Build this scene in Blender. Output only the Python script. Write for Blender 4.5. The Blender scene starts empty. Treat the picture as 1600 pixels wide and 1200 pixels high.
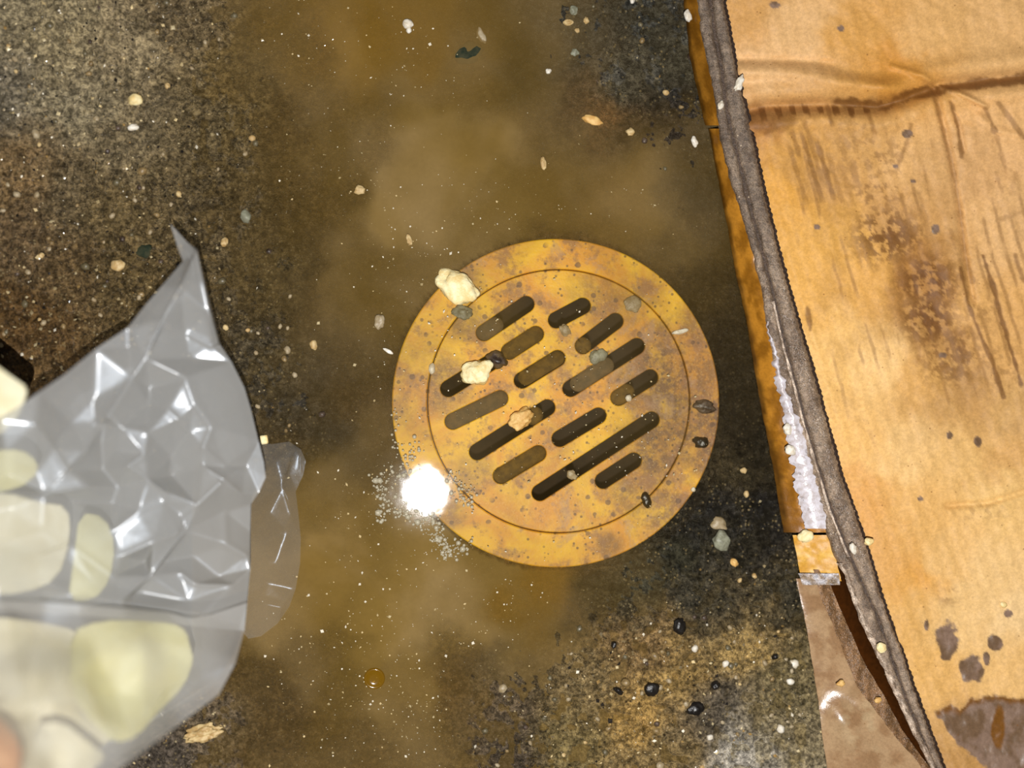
import bpy, bmesh, math
import numpy as np
from mathutils import Vector, Matrix, geometry

# ------------------------------------------------------------------ camera, lamp, world, exposure
F_PX, CAM_H = 2312.0, 0.72            # focal length in pixels (1600 wide), lens height above the puddle
NADIR = (650.0, 590.0)                # pixel straight below the lens
LAMP_H, LAMP_PX = 0.90, (672.0, 994.0)
LAMP_W = 39.5
sc = bpy.context.scene
col = sc.collection

def _dir(px, py):
    return np.stack([(np.asarray(px, float) - 800) / F_PX, -(np.asarray(py, float) - 600) / F_PX,
                     -np.ones_like(np.asarray(px, float))], -1)
_n = Vector(_dir(*NADIR)).normalized()
ROT = _n.rotation_difference(Vector((0, 0, -1))).to_matrix()
_R = np.array(ROT)

def px2w(px, py, z=0.0):
    """photograph position -> point of the place at height z"""
    d = _dir(px, py) @ _R.T
    t = (np.asarray(z, float) - CAM_H) / d[..., 2]
    p = d * t[..., None]
    p[..., 2] += CAM_H
    return p
def w2px(P):
    d = (np.asarray(P, float) - (0, 0, CAM_H)) @ _R
    return np.stack([800 + F_PX * d[..., 0] / -d[..., 2], 600 - F_PX * d[..., 1] / -d[..., 2]], -1)
S = CAM_H / F_PX                      # metres per pixel at floor level

cam = bpy.data.cameras.new('camera'); co = bpy.data.objects.new('camera', cam); col.objects.link(co)
co.matrix_world = Matrix.Translation((0, 0, CAM_H)) @ ROT.to_4x4()
cam.sensor_width = 36; cam.lens = F_PX / 1600 * 36
cam.clip_start = 0.01; cam.clip_end = 50
cam.dof.use_dof = True; cam.dof.focus_distance = CAM_H; cam.dof.aperture_fstop = 52.0 / 31.0
sc.camera = co

lamp = bpy.data.lights.new('phone_lamp', 'POINT'); lamp.energy = LAMP_W; lamp.shadow_soft_size = 0.0020
lamp.color = (1.0, 0.985, 0.97)
lo = bpy.data.objects.new('phone_lamp', lamp); col.objects.link(lo)
lo.location = Vector(px2w(*LAMP_PX, 0.0)) + Vector((0, 0, LAMP_H))

wd = bpy.data.worlds.new('world'); sc.world = wd; wd.use_nodes = True
wd.node_tree.nodes['Background'].inputs[0].default_value = (1.0, 0.96, 0.90, 1)
wd.node_tree.nodes['Background'].inputs[1].default_value = 0.055
sc.view_settings.view_transform = 'Standard'; sc.view_settings.look = 'None'
sc.view_settings.exposure = 0.0; sc.view_settings.gamma = 1.0; sc.view_settings.use_curve_mapping = False
sc.cycles.transparent_max_bounces = 24
sc.cycles.caustics_reflective = False; sc.cycles.caustics_refractive = False
sc.cycles.sample_clamp_indirect = 4.0

# ------------------------------------------------------------------ helpers
rng = np.random.default_rng(11)

def lin(c):
    c = np.asarray(c, float) / 255.0
    return np.where(c <= 0.04045, c / 12.92, ((c + 0.055) / 1.055) ** 2.4)
def L4(c):
    return tuple(float(v) for v in lin(c)) + (1.0,)

def vnoise(x, y, seed=0):
    xi = np.floor(x).astype(np.int64); yi = np.floor(y).astype(np.int64)
    fx = x - xi; fy = y - yi
    fx = fx * fx * (3 - 2 * fx); fy = fy * fy * (3 - 2 * fy)
    def h(a, b):
        n = (a * 374761393 + b * 668265263 + seed * 974634539) & 0xffffffff
        n = ((n ^ (n >> 13)) * 1274126177) & 0xffffffff
        n = n ^ (n >> 16)
        return (n & 0xffff) / 65535.0
    return (h(xi, yi) * (1 - fx) + h(xi + 1, yi) * fx) * (1 - fy) + (h(xi, yi + 1) * (1 - fx) + h(xi + 1, yi + 1) * fx) * fy
def fbm(x, y, seed=0, oct=4):
    s = 0; a = 0.5; t = 0
    for k in range(oct):
        th = .6 + k * 1.1 + seed * .7; c_, s_ = math.cos(th) * 2.03 ** k, math.sin(th) * 2.03 ** k
        u, v = x * c_ - y * s_ + 7.3 * k, x * s_ + y * c_ + 3.1 * k
        th += .8; c2, s2 = math.cos(th) * 2.2 ** k, math.sin(th) * 2.2 ** k
        s = s + a * .5 * (vnoise(u, v, seed + k * 17) + vnoise(x * c2 - y * s2 + 31.7, x * s2 + y * c2 + 11.9, seed + k * 17 + 5)); t += a; a *= 0.55
    return np.clip((s / t - .5) * 1.45 + .5, 0, 1)                       # 0..1
def sstep(a, b, x):
    t = np.clip((x - a) / (b - a), 0, 1); return t * t * (3 - 2 * t)
def shepard(px, py, pts, vals, soft=22.0, p=2.2):
    pts = np.asarray(pts, float); vals = np.asarray(vals, float)
    if vals.ndim == 1: vals = vals[:, None]
    out = np.zeros((px.size, vals.shape[1])); X = px.ravel(); Y = py.ravel()
    for a in range(0, X.size, 60000):
        b = min(a + 60000, X.size)
        d2 = (X[a:b, None] - pts[None, :, 0]) ** 2 + (Y[a:b, None] - pts[None, :, 1]) ** 2
        w = (d2 + soft * soft) ** -p
        out[a:b] = (w @ vals) / w.sum(1, keepdims=True)
    return out.reshape(px.shape + (vals.shape[1],))
def segdist(x, y, pl):
    """distance to a polyline, and the running fraction along it"""
    d = np.full(np.shape(x), 1e9); tt = np.zeros(np.shape(x)); n = len(pl) - 1
    for i in range(n):
        ax, ay = pl[i]; bx, by = pl[i + 1]
        vx, vy = bx - ax, by - ay
        t = np.clip(((x - ax) * vx + (y - ay) * vy) / (vx * vx + vy * vy + 1e-9), 0, 1)
        dd = np.hypot(x - ax - t * vx, y - ay - t * vy)
        tt = np.where(dd < d, (i + t) / n, tt); d = np.minimum(d, dd)
    return d, tt

def empty(name, loc):
    o = bpy.data.objects.new(name, None); col.objects.link(o); o.location = loc
    o.empty_display_size = 0.02
    return o
def wloc(o):
    v = Vector((0, 0, 0))
    while o is not None:
        v += o.location; o = o.parent
    return v
def mkobj(name, verts, faces, mat, parent=None, smooth=True, colors=None, extra=None):
    verts = np.asarray(verts, float)
    lo_, hi_ = verts.min(0), verts.max(0)
    org = np.array([(lo_[0] + hi_[0]) / 2, (lo_[1] + hi_[1]) / 2, lo_[2]])
    me = bpy.data.meshes.new(name)
    me.from_pydata([tuple(v) for v in (verts - org)], [], [tuple(int(i) for i in f) for f in faces])
    me.materials.append(mat)
    if smooth: me.polygons.foreach_set('use_smooth', [True] * len(me.polygons))
    if colors is not None:
        a = me.color_attributes.new('tone', 'FLOAT_COLOR', 'POINT')
        c = np.ones((len(verts), 4), np.float32); c[:, :3] = colors
        a.data.foreach_set('color', c.ravel())
    for k, v in (extra or {}).items():
        a = me.attributes.new(k, 'FLOAT', 'POINT'); a.data.foreach_set('value', np.asarray(v, np.float32))
    me.update()
    o = bpy.data.objects.new(name, me); col.objects.link(o)
    if parent is not None:
        o.parent = parent; o.location = Vector(org) - wloc(parent)
    else:
        o.location = org
    return o
def tag(o, label, cat, group=None, kind=None):
    o['label'] = label; o['category'] = cat
    if group: o['group'] = group
    if kind: o['kind'] = kind
    return o
def grid_faces(nr, nc, keep=None):
    i = np.arange(nr - 1)[:, None] * nc + np.arange(nc - 1)[None, :]
    f = np.stack([i, i + nc, i + nc + 1, i + 1], -1).reshape(-1, 4)
    return f if keep is None else f[keep.ravel()]

class NT:
    """small material builder"""
    def __init__(s, name):
        s.m = bpy.data.materials.new(name); s.m.use_nodes = True
        s.t = s.m.node_tree; s.t.nodes.clear()
        s.out = s.t.nodes.new('ShaderNodeOutputMaterial')
        s.pos = s.n('ShaderNodeNewGeometry').outputs['Position']
    def n(s, ty, **kw):
        x = s.t.nodes.new(ty)
        for k, v in kw.items(): setattr(x, k, v)
        return x
    def link(s, a, b): s.t.links.new(a, b)
    def set(s, sock, v):
        if hasattr(v, 'is_output'): s.link(v, sock)
        else: sock.default_value = v
    def attr(s, name, out='Color'):
        return s.n('ShaderNodeAttribute', attribute_name=name).outputs[out]
    def noise(s, scale, detail=3, rough=0.55, dist=0.0, out=0, vec=None):
        x = s.n('ShaderNodeTexNoise'); s.set(x.inputs['Vector'], vec or s.pos)
        x.inputs['Scale'].default_value = scale; x.inputs['Detail'].default_value = detail
        x.inputs['Roughness'].default_value = rough; x.inputs['Distortion'].default_value = dist
        return x.outputs[out]
    def voro(s, scale, feature='F1', out='Distance', rnd=1.0):
        x = s.n('ShaderNodeTexVoronoi', feature=feature); s.set(x.inputs['Vector'], s.pos)
        x.inputs['Scale'].default_value = scale; x.inputs['Randomness'].default_value = rnd
        return x.outputs[out]
    def ramp(s, v, a, b, c=0.0, d=1.0, smooth=True):
        x = s.n('ShaderNodeMapRange'); x.interpolation_type = 'SMOOTHSTEP' if smooth else 'LINEAR'
        s.set(x.inputs[0], v); x.inputs[1].default_value = a; x.inputs[2].default_value = b
        x.inputs[3].default_value = c; x.inputs[4].default_value = d
        return x.outputs[0]
    def math(s, op, a, b=0.5):
        x = s.n('ShaderNodeMath', operation=op); s.set(x.inputs[0], a); s.set(x.inputs[1], b)
        return x.outputs[0]
    def mix(s, f, a, b, blend='MIX'):
        x = s.n('ShaderNodeMix', data_type='RGBA', blend_type=blend); s.set(x.inputs[0], f)
        s.set(x.inputs[6], a); s.set(x.inputs[7], b)
        return x.outputs[2]
    def scale(s, c, k):
        x = s.n('ShaderNodeVectorMath', operation='SCALE'); s.set(x.inputs[0], c); s.set(x.inputs[3], k)
        return x.outputs[0]
    def bump(s, h, strength=0.5, dist=0.001, normal=None):
        x = s.n('ShaderNodeBump'); x.inputs['Strength'].default_value = strength
        x.inputs['Distance'].default_value = dist; s.set(x.inputs['Height'], h)
        if normal is not None: s.link(normal, x.inputs['Normal'])
        return x.outputs[0]
    def pr(s, color, rough=0.5, spec=0.5, normal=None, **kw):
        x = s.n('ShaderNodeBsdfPrincipled'); s.set(x.inputs['Base Color'], color)
        s.set(x.inputs['Roughness'], rough); s.set(x.inputs['Specular IOR Level'], spec)
        if normal is not None: s.link(normal, x.inputs['Normal'])
        for k, v in kw.items(): s.set(x.inputs[k.replace('_', ' ')], v)
        return x.outputs[0]
    def smix(s, f, a, b):
        x = s.n('ShaderNodeMixShader'); s.set(x.inputs[0], f); s.link(a, x.inputs[1]); s.link(b, x.inputs[2])
        return x.outputs[0]
    def done(s, sh):
        s.link(sh, s.out.inputs[0]); return s.m

# ------------------------------------------------------------------ materials
def mat_concrete():
    b = NT('wet_concrete'); c = b.attr('tone'); dry = b.attr('rough_amt', 'Fac')
    n1 = b.noise(200, 4, 0.6); n2 = b.noise(520, 4, 0.62, .4); n3 = b.noise(1800, 2)
    k = b.math('MULTIPLY', b.ramp(n1, 0.3, 0.7, 0.55, 1.5), b.ramp(n2, 0.34, 0.66, 0.45, 1.65))
    k = b.math('ADD', b.math('MULTIPLY', b.math('SUBTRACT', k, 1.0), b.ramp(dry, 0, 1, 0.45, 1.0)), 1.0)
    cc = b.scale(c, b.math('MULTIPLY', k, b.ramp(dry, 0, 1, 1.08, 1.62)))
    sp = b.math('MULTIPLY', b.ramp(b.voro(430), 0.20, 0.30, 1, 0), b.ramp(b.noise(120, 2), 0.46, 0.60))
    sp = b.math('MULTIPLY', sp, b.ramp(dry, 0.1, 0.9, 0.15, 0.7))
    cc = b.mix(sp, cc, L4((168, 148, 106)))
    dk = b.math('MULTIPLY', b.ramp(b.voro(300), 0.16, 0.28, 1, 0), b.ramp(b.noise(70, 2), 0.55, 0.68))
    cc = b.mix(b.math('MULTIPLY', dk, 0.8), cc, L4((22, 18, 14)))
    h = b.math('ADD', b.math('MULTIPLY', n2, 1.0), b.math('MULTIPLY', n3, 0.6))
    nrm = b.bump(h, 1.0, 0.0030)
    return b.done(b.pr(cc, b.ramp(n1, 0.3, 0.7, 0.14, 0.30), 0.7, nrm))

def mat_water():
    b = NT('murky_water'); a = b.attr('murk', 'Fac')
    n = b.noise(26, 4, 0.55, 0.6); n2 = b.noise(420, 3, 0.6)
    f = b.math('ADD', a, b.math('MULTIPLY', b.math('SUBTRACT', n, 0.5), b.math('MULTIPLY', a, 0.55)))
    f = b.math('ADD', f, b.math('MULTIPLY', b.math('SUBTRACT', n2, 0.5), b.math('MULTIPLY', a, 0.22)))
    f = b.math('MINIMUM', b.math('MAXIMUM', f, 0.0), 0.94)
    silt = b.mix(b.ramp(b.noise(18, 3, 0.5, 0.4), 0.35, 0.65), L4((128, 102, 50)), L4((152, 126, 80)))
    silt = b.mix(b.ramp(b.attr('ochre', 'Fac'), 0, 1), silt, L4((140, 104, 32)))
    tr = b.n('ShaderNodeBsdfTransparent'); tr.inputs[0].default_value = (0.97, 0.95, 0.88, 1)
    df = b.n('ShaderNodeBsdfDiffuse'); b.link(silt, df.inputs[0])
    body = b.smix(f, tr.outputs[0], df.outputs[0])
    gl = b.n('ShaderNodeBsdfGlossy'); gl.inputs['Roughness'].default_value = 0.032
    nrm = b.bump(b.math('ADD', b.noise(55, 2), b.math('MULTIPLY', b.noise(320, 2), 0.05)), 0.10, 0.0006)
    b.link(nrm, gl.inputs['Normal'])
    fr = b.n('ShaderNodeFresnel'); fr.inputs[0].default_value = 1.33
    return b.done(b.smix(fr.outputs[0], body, gl.outputs[0]))

def blob(b, px, py, r, soft, D, wob=None):
    """mask around a point of the drain (photograph pixels, measured on the lid)"""
    x = b.n('ShaderNodeVectorMath', operation='DISTANCE'); b.link(b.pos, x.inputs[0])
    p = px2w(px, py, D); x.inputs[1].default_value = tuple(float(q) for q in p)
    d = x.outputs['Value']
    if wob is not None: d = b.math('ADD', d, b.math('MULTIPLY', b.math('SUBTRACT', wob, 0.5), r * S * 1.3))
    return b.ramp(d, (r - soft) * S, (r + soft) * S, 1, 0)

def mat_drain(name, dirty):
    b = NT(name); w = b.noise(90, 4, 0.65)
    big = b.noise(38, 4, 0.6, 0.5)
    c = b.mix(b.ramp(big, 0.36, 0.64), L4((255, 200, 38)), L4((230, 158, 44)))
    D = -0.003
    grime = None
    for (x, y, r, s_, k) in dirty:
        m = b.math('MULTIPLY', blob(b, x, y, r, s_, D, w), k)
        grime = m if grime is None else b.math('MAXIMUM', grime, m)
    if grime is not None:
        grime = b.math('MULTIPLY', grime, b.ramp(b.noise(170, 5, 0.7), 0.36, 0.60, 0.5, 1.0))
        c = b.mix(grime, c, L4((122, 86, 50)))
    c = b.mix(b.math('MULTIPLY', b.ramp(b.noise(75, 5, 0.72), 0.50, 0.64), 0.75), c, L4((152, 108, 70)))
    sp = b.math('MULTIPLY', b.ramp(b.voro(300), 0.14, 0.26, 1, 0), b.ramp(b.noise(45, 2), 0.46, 0.58))
    c = b.mix(b.math('MULTIPLY', sp, 0.75), c, L4((72, 50, 34)))
    c = b.mix(b.math('MULTIPLY', b.ramp(b.noise(1100, 2), 0.55, 0.75), 0.35), c, L4((235, 196, 120)))
    sp2 = b.math('MULTIPLY', b.ramp(b.math('ADD', b.voro(150), b.math('MULTIPLY', b.noise(500, 2), .12)), 0.24, 0.30, 1, 0), b.ramp(b.noise(60, 2), 0.46, 0.54))
    c = b.mix(b.math('MULTIPLY', sp2, 0.7), c, L4((92, 64, 46)))
    c = b.mix(b.math('MULTIPLY', b.ramp(b.noise(52, 5, 0.75, .6), 0.56, 0.66), 0.45), c, L4((176, 142, 116)))
    nrm = b.bump(b.noise(500, 3), 0.35, 0.0004)
    return b.done(b.pr(c, 0.5, 0.4, nrm))

def mat_plain(name, c1, c2, scale=300, rough=0.5, spec=0.4, bump=0.4, dist=0.0006, sub=0.0):
    b = NT(name); n = b.noise(scale, 4, 0.6)
    c = b.mix(b.ramp(n, 0.35, 0.65), L4(c1), L4(c2))
    nrm = b.bump(b.noise(scale * 2.2, 3), bump, dist)
    kw = dict(Subsurface_Weight=sub) if sub else {}
    sh = b.pr(c, rough, spec, nrm, **kw)
    return b.done(sh)

def mat_tone(name, rough=0.55, spec=0.4, nscale=500, bump=0.3, var=(0.8, 1.2)):
    b = NT(name); n = b.noise(nscale, 3, 0.6)
    c = b.scale(b.attr('tone'), b.ramp(n, 0.3, 0.7, *var))
    return b.done(b.pr(c, rough, spec, b.bump(n, bump, 0.0006)))

def mat_kraft():
    b = NT('kraft_paper'); n = b.noise(700, 3, 0.65); n2 = b.noise(2600, 2)
    k = b.math('MULTIPLY', b.ramp(n, 0.3, 0.7, 0.90, 1.09), b.ramp(n2, 0.3, 0.7, 0.93, 1.07))
    c = b.scale(b.attr('tone'), k)
    wet = b.attr('wet', 'Fac')
    sp = b.math('MULTIPLY', b.ramp(b.voro(210), 0.06, 0.13, 1, 0), b.ramp(b.noise(90, 2), 0.53, 0.6))
    c = b.mix(b.math('MULTIPLY', sp, 0.6), c, L4((128, 82, 36)))
    rough = b.ramp(wet, 0, 1, 0.62, 0.2)
    return b.done(b.pr(c, rough, 0.35, b.bump(n, 0.25, 0.0003)))

def mat_pulp():
    b = NT('wet_cardboard_pulp'); n = b.noise(420, 4, 0.7); n2 = b.noise(1500, 2)
    k = b.math('MULTIPLY', b.ramp(n, 0.3, 0.7, 0.62, 1.25), b.ramp(n2, 0.3, 0.7, 0.7, 1.3))
    c = b.scale(b.attr('tone'), k)
    sp = b.math('MULTIPLY', b.ramp(b.voro(330), 0.10, 0.2, 1, 0), b.ramp(b.noise(60, 2), 0.55, 0.66))
    c = b.mix(b.math('MULTIPLY', sp, 0.7), c, L4((214, 190, 160)))
    wet = b.attr('wet', 'Fac')
    return b.done(b.pr(c, b.ramp(wet, 0, 1, 0.5, 0.16), 0.5, b.bump(b.math('ADD', n, n2), 0.6, 0.0009)))

def mat_film(name, body=0.6, rough=0.24, tint=(0.80, 0.80, 0.79), trans=0.35, spec=0.9, coat=0.0):
    b = NT(name)
    tr = b.n('ShaderNodeBsdfTransparent'); tr.inputs[0].default_value = (0.97, 0.97, 0.96, 1)
    nrm = b.bump(b.noise(95, 3, 0.5, 1.2), 0.07, 0.003)
    p = b.pr(tint + (1,), rough, spec, nrm, Specular_Tint=(.72, .84, 1.0, 1), Coat_Weight=coat, Coat_Roughness=.15)
    tl = b.n('ShaderNodeBsdfTranslucent'); tl.inputs[0].default_value = tint + (1,)
    mixd = b.smix(trans, p, tl.outputs[0])
    return b.done(b.smix(body, tr.outputs[0], mixd))

M_conc = mat_concrete(); M_water = mat_water(); M_kraft = mat_kraft(); M_pulp = mat_pulp()
M_grit = mat_tone('grit', 0.16, 0.9, bump=.1)
M_film = mat_film('bag_film', 0.50, 0.36, (0.66, 0.655, 0.635), 0.28, 1.0, 1.0)
M_back = mat_film('bag_back_film', 0.30, 0.35, (0.55, 0.55, 0.53))
M_fold = mat_film('bag_fold_film', 0.44, 0.36, (0.72, 0.70, 0.67), .35, .6)
M_thin = mat_film('thin_film', 0.11, 0.2, (0.72, 0.70, 0.66), 0.2)

# ------------------------------------------------------------------ ground
DC = (870.0, 630.0); R_OUT, R_IN, R_GRATE = 259.0, 208.0, 206.7
Z_RING = -0.0026
gp = [  # px, py, colour, height in mm relative to the puddle surface
 (0,0,(124,110,82),2),(100,60,(134,118,86),2),(200,80,(138,120,88),2.5),(280,30,(96,80,54),1.6),(100,160,(128,114,86),2),
 (20,140,(108,97,77),1.8),(200,200,(108,93,66),1.5),(30,280,(110,87,55),1.4),(40,340,(92,73,48),1.3),(110,300,(94,79,54),1.3),
 (180,330,(95,78,48),1.2),(100,430,(88,69,42),1.2),(40,500,(80,58,30),1.2),(200,430,(84,68,40),1.1),(330,200,(90,75,48),.7),
 (380,100,(103,84,50),-.3),(450,60,(115,88,40),-2),(540,50,(122,86,24),-3),(340,330,(80,66,42),.4),(430,420,(76,62,36),0),
 (420,560,(68,58,40),.4),(470,640,(58,52,42),.2),(520,700,(52,48,40),-.6),(440,720,(76,62,40),-.2),(560,560,(76,60,34),-2),
 (560,450,(86,66,30),-3),(590,620,(82,64,40),-2),(500,250,(104,82,45),-2),(570,330,(98,76,38),-3),(640,260,(125,98,55),-4),
 (720,260,(135,108,62),-5),(700,120,(100,78,38),-3),(640,80,(94,72,38),-2.5),(800,120,(68,58,36),-1.4),(880,60,(64,60,50),-.2),
 (1000,40,(56,54,46),.2),(960,120,(80,75,62),.2),(1050,110,(70,66,54),.3),(1060,150,(38,35,31),.1),(900,190,(76,62,40),-.8),
 (960,210,(70,58,42),-.3),(925,187,(140,98,56),-.3),(1040,230,(58,48,36),0),(860,250,(98,76,40),-2),(960,310,(110,82,44),-3),
 (1060,320,(92,73,42),-2),(1090,280,(54,48,37),-.3),(1110,420,(68,54,30),-2),(1140,560,(52,43,27),-2),(1160,680,(44,37,25),-1),
 (1130,720,(66,56,38),-.3),(1090,800,(34,31,26),.1),(1180,800,(26,23,19),.1),(1150,860,(42,38,30),.4),(1050,870,(48,46,36),.2),
 (1000,920,(58,54,39),.2),(1100,940,(54,49,37),.8),(1210,950,(48,44,33),.8),(930,940,(64,55,35),-.3),(850,920,(140,95,40),-3),
 (780,950,(130,95,40),-3.5),(850,1000,(72,58,30),-.6),(800,1030,(58,49,32),.1),(900,1060,(114,94,60),1),(1000,1010,(120,94,58),1.5),
 (1050,1050,(138,110,62),1.5),(1170,1010,(156,126,74),2),(1010,1110,(146,114,62),1.5),(1120,1110,(78,68,54),1),(1230,1060,(104,90,60),1),
 (1200,1160,(124,108,76),1),(1150,1175,(156,146,130),.9),(1060,1180,(110,90,55),1),(900,1150,(112,95,58),1),(780,1100,(90,75,55),.6),  # palest point here paints wet glints into the concrete colour
 (800,1170,(68,57,44),.5),(700,1080,(105,80,45),-.6),(650,1150,(108,84,45),-.8),(560,1000,(118,92,36),-4),(600,900,(128,102,50),-5),
 (500,850,(115,88,30),-5),(480,950,(104,79,30),-3.5),(470,1050,(93,71,34),-1.5),(430,1120,(83,64,36),-.4),(330,1130,(94,79,58),.6),
 (250,1180,(78,68,56),.8),(500,1150,(98,76,42),-.9),(380,1000,(84,67,40),-.2),(700,960,(130,102,48),-4),(650,800,(120,96,55),-4),
 (150,800,(70,60,45),.4),(300,600,(66,56,40),.6),(1350,300,(60,50,36),0),(1350,900,(50,44,34),0)]
gxy = [(a[0], a[1]) for a in gp]; gcol = np.array([lin(a[2]) for a in gp]) * (.96, 1.0, 1.07); gz = np.array([a[3] for a in gp], float)

def ground_fields(X, Y):
    wx = (fbm(X / 70, Y / 70, 3, 5) - .5) * 95; wy = (fbm(X / 70, Y / 70, 9, 5) - .5) * 95
    c = shepard(X + wx, Y + wy, gxy, gcol, 30, 1.9)
    z = shepard(X + wx * .6, Y + wy * .6, gxy, gz, 40, 1.8)[..., 0]
    z = z + np.clip((-60 - Y) / 70, 0, 1) * 7 + np.clip((Y - 1225) / 70, 0, 1) * 7
    r = np.hypot(X - DC[0], Y - DC[1])
    dry = sstep(-1.6, 1.0, z)
    rough = (0.22 + 0.78 * dry)
    lump = (fbm(X / 46, Y / 46, 21, 3) - .5) * 2.0 + (fbm(X / 14, Y / 20, 31, 3) - .5) * 2.6
    grain = (np.abs(vnoise(X / 6.5, Y / 6.5, 41) - .5) * -1.6 + (vnoise(X / 4.2, Y / 4.2, 51) - .5) * 1.0)
    pit = sstep(.72, .80, vnoise(X / 16 + 3.1, Y / 16, 61)) * -1.7 * dry
    z = z + rough * (lump + grain * .95 + pit)
    return c, z, dry, r

def build_floor():
    xs = np.concatenate([np.linspace(-1000, -130, 18), np.arange(-120, 1405, 3.0), np.linspace(1420, 2700, 20)])
    ys = np.concatenate([np.linspace(-900, -100, 16), np.arange(-90, 1292, 3.0), np.linspace(1305, 2200, 16)])
    X, Y = np.meshgrid(xs, ys)
    c, z, dry, r = ground_fields(X, Y)
    rw = r + (vnoise(X / 9, Y / 9, 5) - .5) * 3
    z = np.where(r < 275, np.minimum(z, -3.4 + sstep(258, 275, r) * (z + 3.4)), z)      # seat of the drain
    z = np.where(r < 256, -5.2, z)
    P = px2w(X, Y, 0.0); P[..., 2] += z * 1e-3
    cx = (r[:-1, :-1] + r[1:, 1:]) / 2
    keep = cx > 203
    o = mkobj('floor', P.reshape(-1, 3), grid_faces(len(ys), len(xs), keep), M_conc, None, True, c.reshape(-1, 3),
              {'rough_amt': dry.ravel()})
    o['kind'] = 'structure'; o['label'] = 'rough stained wet concrete floor around the drain'
    return o
floor = build_floor()

def gz_at(px, py):
    X = np.array([[float(px)]]); Y = np.array([[float(py)]])
    c, z, d, r = ground_fields(X, Y)
    if r[0, 0] < 262: return Z_RING
    return float(z[0, 0]) * 1e-3

# ------------------------------------------------------------------ puddle
mp = [(700,240,.80,0),(640,300,.76,0),(760,330,.62,0),(560,60,.66,.5),(480,90,.34,.3),(620,40,.55,.6),(560,420,.42,0),(620,450,.45,.1),(850,300,.52,.2),
 (1000,325,.55,.3),(1060,380,.34,.1),(900,150,.14,0),(1000,100,.03,0),(1100,450,.12,0),(1150,600,.02,0),(1140,500,.04,0),(1170,720,0,0),(870,630,.10,0),
 (700,620,.12,.2),(1030,640,.14,0),(870,780,.06,.2),(870,420,.10,.2),(760,760,.12,.1),(580,950,.86,0),(500,850,.76,.2),(650,860,.84,0),(750,930,.70,.1),
 (850,925,.5,.6),(950,930,.14,0),(520,1050,.34,.1),(620,1080,.60,.1),(560,1150,.22,0),(450,650,.08,0),(400,500,.03,0),
 (300,300,.0,0),(440,250,.14,0),(430,330,.08,0),(480,330,.18,0),(470,440,.12,0),(400,200,.06,0),(530,230,.36,0),(520,620,.14,0),(1100,850,0,0),(420,1100,.1,0),(800,120,.35,.2),(740,100,.5,.3),(460,950,.65,.2),
 (460,790,.5,.1),(600,720,.3,0),(590,780,.55,0),(720,1080,.16,0),(380,150,.10,.0),(1120,330,.2,0),(0,0,0,0),(200,600,0,0),(1250,1100,0,0)]
def build_water():
    xs = np.arange(300, 1262, 6.0); ys = np.arange(-140, 1300, 6.0)
    X, Y = np.meshgrid(xs, ys)
    wx = (fbm(X / 70, Y / 70, 103, 4) - .5) * 110; wy = (fbm(X / 70, Y / 70, 109, 4) - .5) * 110
    r = np.hypot(X - DC[0], Y - DC[1])
    k = sstep(225, 300, r) * .9 + .1
    m = shepard(X + wx * k, Y + wy * k, [(a[0], a[1]) for a in mp], [(a[2], a[3]) for a in mp], 24)
    mm = np.where(r < 262, np.minimum(m[..., 0], .22), m[..., 0])
    mm = mm * sstep(1285, 1205, Y) * sstep(-135, -50, Y)
    P = px2w(X, Y, 0.0)
    o = mkobj('puddle', P.reshape(-1, 3), grid_faces(len(ys), len(xs)), M_water, None, True, None,
              {'murk': mm.ravel(), 'ochre': m[..., 1].ravel()})
    tag(o, 'shallow murky olive brown puddle standing over the drain', 'water', None, 'stuff')
build_water()

# ------------------------------------------------------------------ floor drain
dc = px2w(*DC, Z_RING)
drain = empty('floor_drain', (dc[0], dc[1], -0.034))
tag(drain, 'round yellow plastic floor drain with slotted lid under murky water', 'drain')

def flat_plate(name, outlines, ztop, thick, bevel, mat, parent):
    cu = bpy.data.curves.new(name, 'CURVE'); cu.dimensions = '2D'; cu.fill_mode = 'BOTH'
    for pts in outlines:
        sp = cu.splines.new('POLY'); sp.points.add(len(pts) - 1); sp.use_cyclic_u = True
        for q, (x, y) in zip(sp.points, pts): q.co = (x - dc[0], y - dc[1], 0, 1)
    cu.extrude = thick / 2 - bevel; cu.bevel_depth = bevel; cu.bevel_resolution = 2; cu.offset = -bevel
    t = bpy.data.objects.new('t', cu); col.objects.link(t)
    me = bpy.data.meshes.new_from_object(t.evaluated_get(bpy.context.evaluated_depsgraph_get()))
    bpy.data.objects.remove(t); bpy.data.curves.remove(cu)
    me.name = name; me.materials.clear(); me.materials.append(mat)
    o = bpy.data.objects.new(name, me); col.objects.link(o); o.parent = parent
    o.location = (0, 0, ztop - thick / 2 - parent.location[2])
    return o
def circ(r, n=128):
    a = np.linspace(0, 2 * math.pi, n, endpoint=False)
    return [(dc[0] + r * S * math.cos(t), dc[1] + r * S * math.sin(t)) for t in a]
gcx, gcy = px2w(874, 627, Z_RING)[:2]
def circ2(r, n=128):
    a = np.linspace(0, 2 * math.pi, n, endpoint=False)
    return [(gcx + r * S * math.cos(t), gcy + r * S * math.sin(t)) for t in a]

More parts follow.
